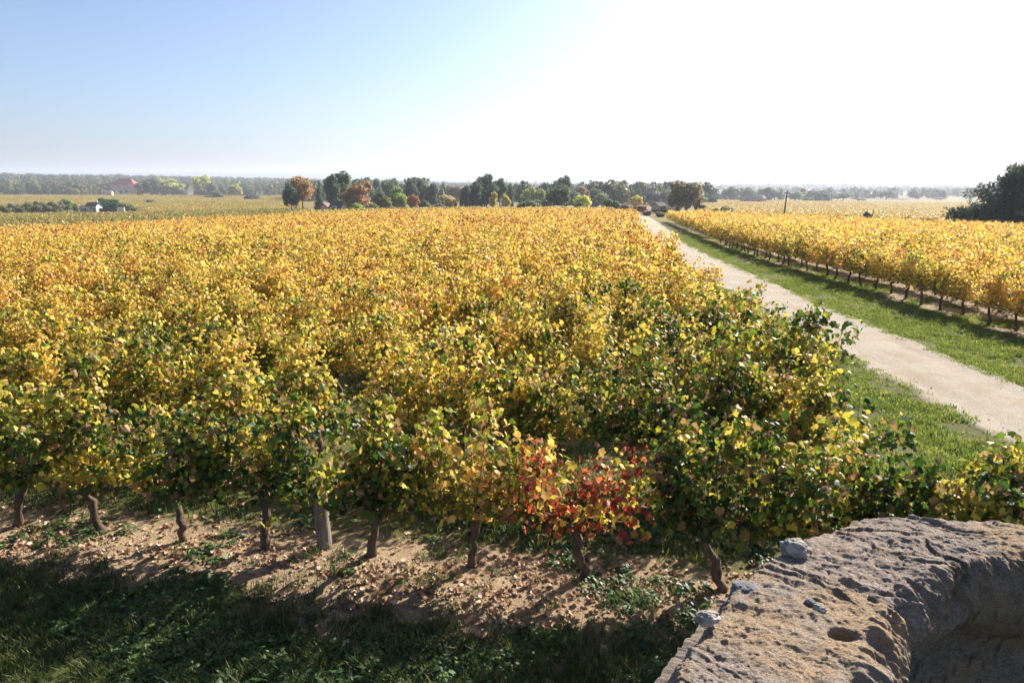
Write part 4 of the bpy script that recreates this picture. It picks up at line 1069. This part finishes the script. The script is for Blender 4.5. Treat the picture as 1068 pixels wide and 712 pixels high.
def low_wall(px0, px1, Y, h, mat, label, thick=.5, name="garden_wall"):
    x0, y0, z0 = spot(px0, Y); x1, y1, z1 = spot(px1, Y); zc = min(z0, z1); e = link(name, None, loc=((x0 + x1) / 2, Y, zc)); tag(e, label, "wall")
    L = abs(x1 - x0); m = MB(); m.box((0, 0, h / 2 - .3), (L, thick, h + .6)); m.obj("wall_body", mat, e)
    c = MB(); c.box((0, 0, h + .06), (L + .1, thick + .14, .118)); c.obj("coping", mat, e)
house(96, 340, 6.4, 3.6, 2.9, 1.5, R(-18), M_PLASTER, M_ROOFGR, "white gabled farmhouse with dark roof beside the cypress", 1, True, True)
house(88, 345, 5, 4, 1.6, 1.2, R(15), M_GREYW, M_ROOFGR, "low dark-roofed outbuilding left of the white gabled farmhouse", 1, False, True, "outbuilding", "outbuilding")
low_wall(101, 120, 338, 1.6, M_DARKW, "long low dark wall right of the white gabled farmhouse")
low_wall(121, 127.5, 336, 2.0, M_PLASTER, "short white wall at the right end of the long dark wall")
low_wall(147, 153.5, 345, 1.5, M_PLASTER, "small isolated white wall in the golden field")
house(62, 960, 10, 8, 4, 2.5, R(60), M_PLASTER, M_ROOFBR, "small pale cottage at the wood's edge, leftmost of the far houses", 2)
house(79, 970, 12, 8, 4.4, 2.5, R(70), M_PLASTER, M_ROOFBR, "small cream cottage with brown roof, second of the far left houses", 2)
house(57, 980, 16, 8, 3.2, 2.2, R(-5), M_STONEW, M_ROOFBR, "long brown-roofed house adjoining the leftmost pale cottage", 3)
house(113, 930, 10, 7, 4, 2.0, R(10), M_PINK, M_ROOFBR, "small pinkish house below the red-roofed one", 2)
house(132, 985, 30, 17, 6.5, 8.5, R(4), M_PINK, M_ROOFRED, "large house with tall red tiled roof and pink walls", 5, True, True, hip=True, base_dz=6.5)
house(143, 975, 20, 9, 7.5, 3.0, R(-3), M_PINK, M_ROOFRED, "lower red-roofed wing right of the large red-roofed house", 4, False, base_dz=4.5)
house(197, 880, 8, 7, 6.5, 5, R(-40), M_PLASTER, M_ROOFBR, "small white house with steep gable right of the pale yellow grove", 2, base_dz=2)
house(352, 200, 4.4, 4.0, 1.1, 2.2, R(-32), M_STONEW, M_ROOFGR, "stone house with steep dark slate roof beside the russet dome tree", 2, False)
house(339, 203, 2.4, 2.2, 2.2, .9, R(75), M_PINK, M_ROOFBR, "tiny pink-walled shed left of the slate-roofed stone house", 0, False, True, "shed", "shed")
low_wall(317, 336, 200, 1.1, M_STONEW, "grey stone garden wall left of the slate-roofed stone house")
house(589, 195, 5.6, 3.0, 1.1, .35, R(3), M_GREYW, M_GREYW, "low pale grey shed in front of the big dark dome tree", 0, False, True, "shed", "shed")
house(688, 215, 3.6, 3.0, 1.9, .9, R(40), M_STONEW, M_ROOFGR, "low stone house left of the large round tree", 2)
house(703, 218, 4.2, 3, 1.1, .7, R(-8), M_GREYW, M_ROOFGR, "low grey-roofed shed between stone house and large round tree", 1, False, True, "shed", "shed")
low_wall(680, 705, 196, .9, M_DARKW, "dark low wall in front of the low stone house")
house(784, 560, 16, 8, 3.0, 2.5, R(-6), M_STONEW, M_ROOFGR, "long dark-roofed barn in the hazy trees right of the large round tree", 3, False, True, "barn", "barn")
house(792, 590, 10, 7, 3.5, 2.2, R(25), M_STONEW, M_ROOFBR, "hazy brown-roofed house at the right end of the dark barn", 2)
low_wall(769, 800, 540, 1.6, M_DARKW, "long dark wall under the hazy barn at right", .5)
# utility pole
x, y, z = spot(819.5, 120); hp = CAM_H + slope_of(199.5) * 120 - z
e = link("utility_pole", None, loc=(x, y, z)); tag(e, "slightly leaning dark utility pole beyond the right field", "pole")
m = MB(); q = np.linspace(0, 1, 6); m.tube(np.stack([.25 * q, 0 * q, -.3 + (hp + .3) * q], 1), .13 * (1.15 - .4 * q), 9, .05); m.obj("pole_shaft", M_DARKW, e, True)
m = MB(); m.box((.24, -.12, hp - .35), (.95, .09, .10)); arm = m.obj("crossarm", M_DARKW, e)
for sx in (-.36, 0, .36):
    m = MB(); m.tube([(.24 + sx, -.12, hp - .30), (.24 + sx, -.12, hp - .2), (.24 + sx, -.12, hp - .13)], [.02, .045, .03], 7); m.obj("insulator", M_CERAM, arm, True)
x, y, z = spot(911, 112); m = MB(); m.tube(np.stack([np.linspace(0, .42, 5), 0 * np.linspace(0, 1, 5), np.linspace(-.2, 2.6, 5)], 1), np.linspace(.09, .06, 5), 7, .1)
tag(m.obj("leaning_stake", M_DARKW, None, True, loc=(x, y, z)), "dark leaning stake rising out of the lone dark shrub at right", "stake")
# white stakes beyond the crest
for i, px in enumerate(np.arange(484, 541, 3.6)):
    x, y, z = spot(px + rng.normal(0, .3), 150 + rng.normal(0, 1)); h = 1.75
    m = MB(); m.tube([(0, 0, -.1), (0, 0, h * .5), (rng.normal(0, .02), 0, h)], [.07, .065, .06], 6)
    tag(m.obj("white_stake", M_WHITE, None, True, loc=(x, y, z)), f"white stake on the vineyard crest before the dark pines, {WORD(i)} of its row from left", "stake", "white stakes along the crest")

# ---------------------------------------------------------------- haze
HZ = 0.0002
m, nt, out = new_mat("haze")
pv = N(nt, "ShaderNodeVolumePrincipled"); pv.inputs["Color"].default_value = (.66, .71, .82, 1); pv.inputs["Density"].default_value = HZ; pv.inputs["Anisotropy"].default_value = .3
nt.links.new(pv.outputs[0], out.inputs["Volume"])
b = MB(); b.box((0, 5200, 55), (33000, 12400, 170)); hz = b.obj("haze", m); tag(hz, "pale blue autumn haze over the plain", "haze", kind="stuff")
print("VINES", N_LEFT, nr, len(rest), len(rr), "near", len(near))
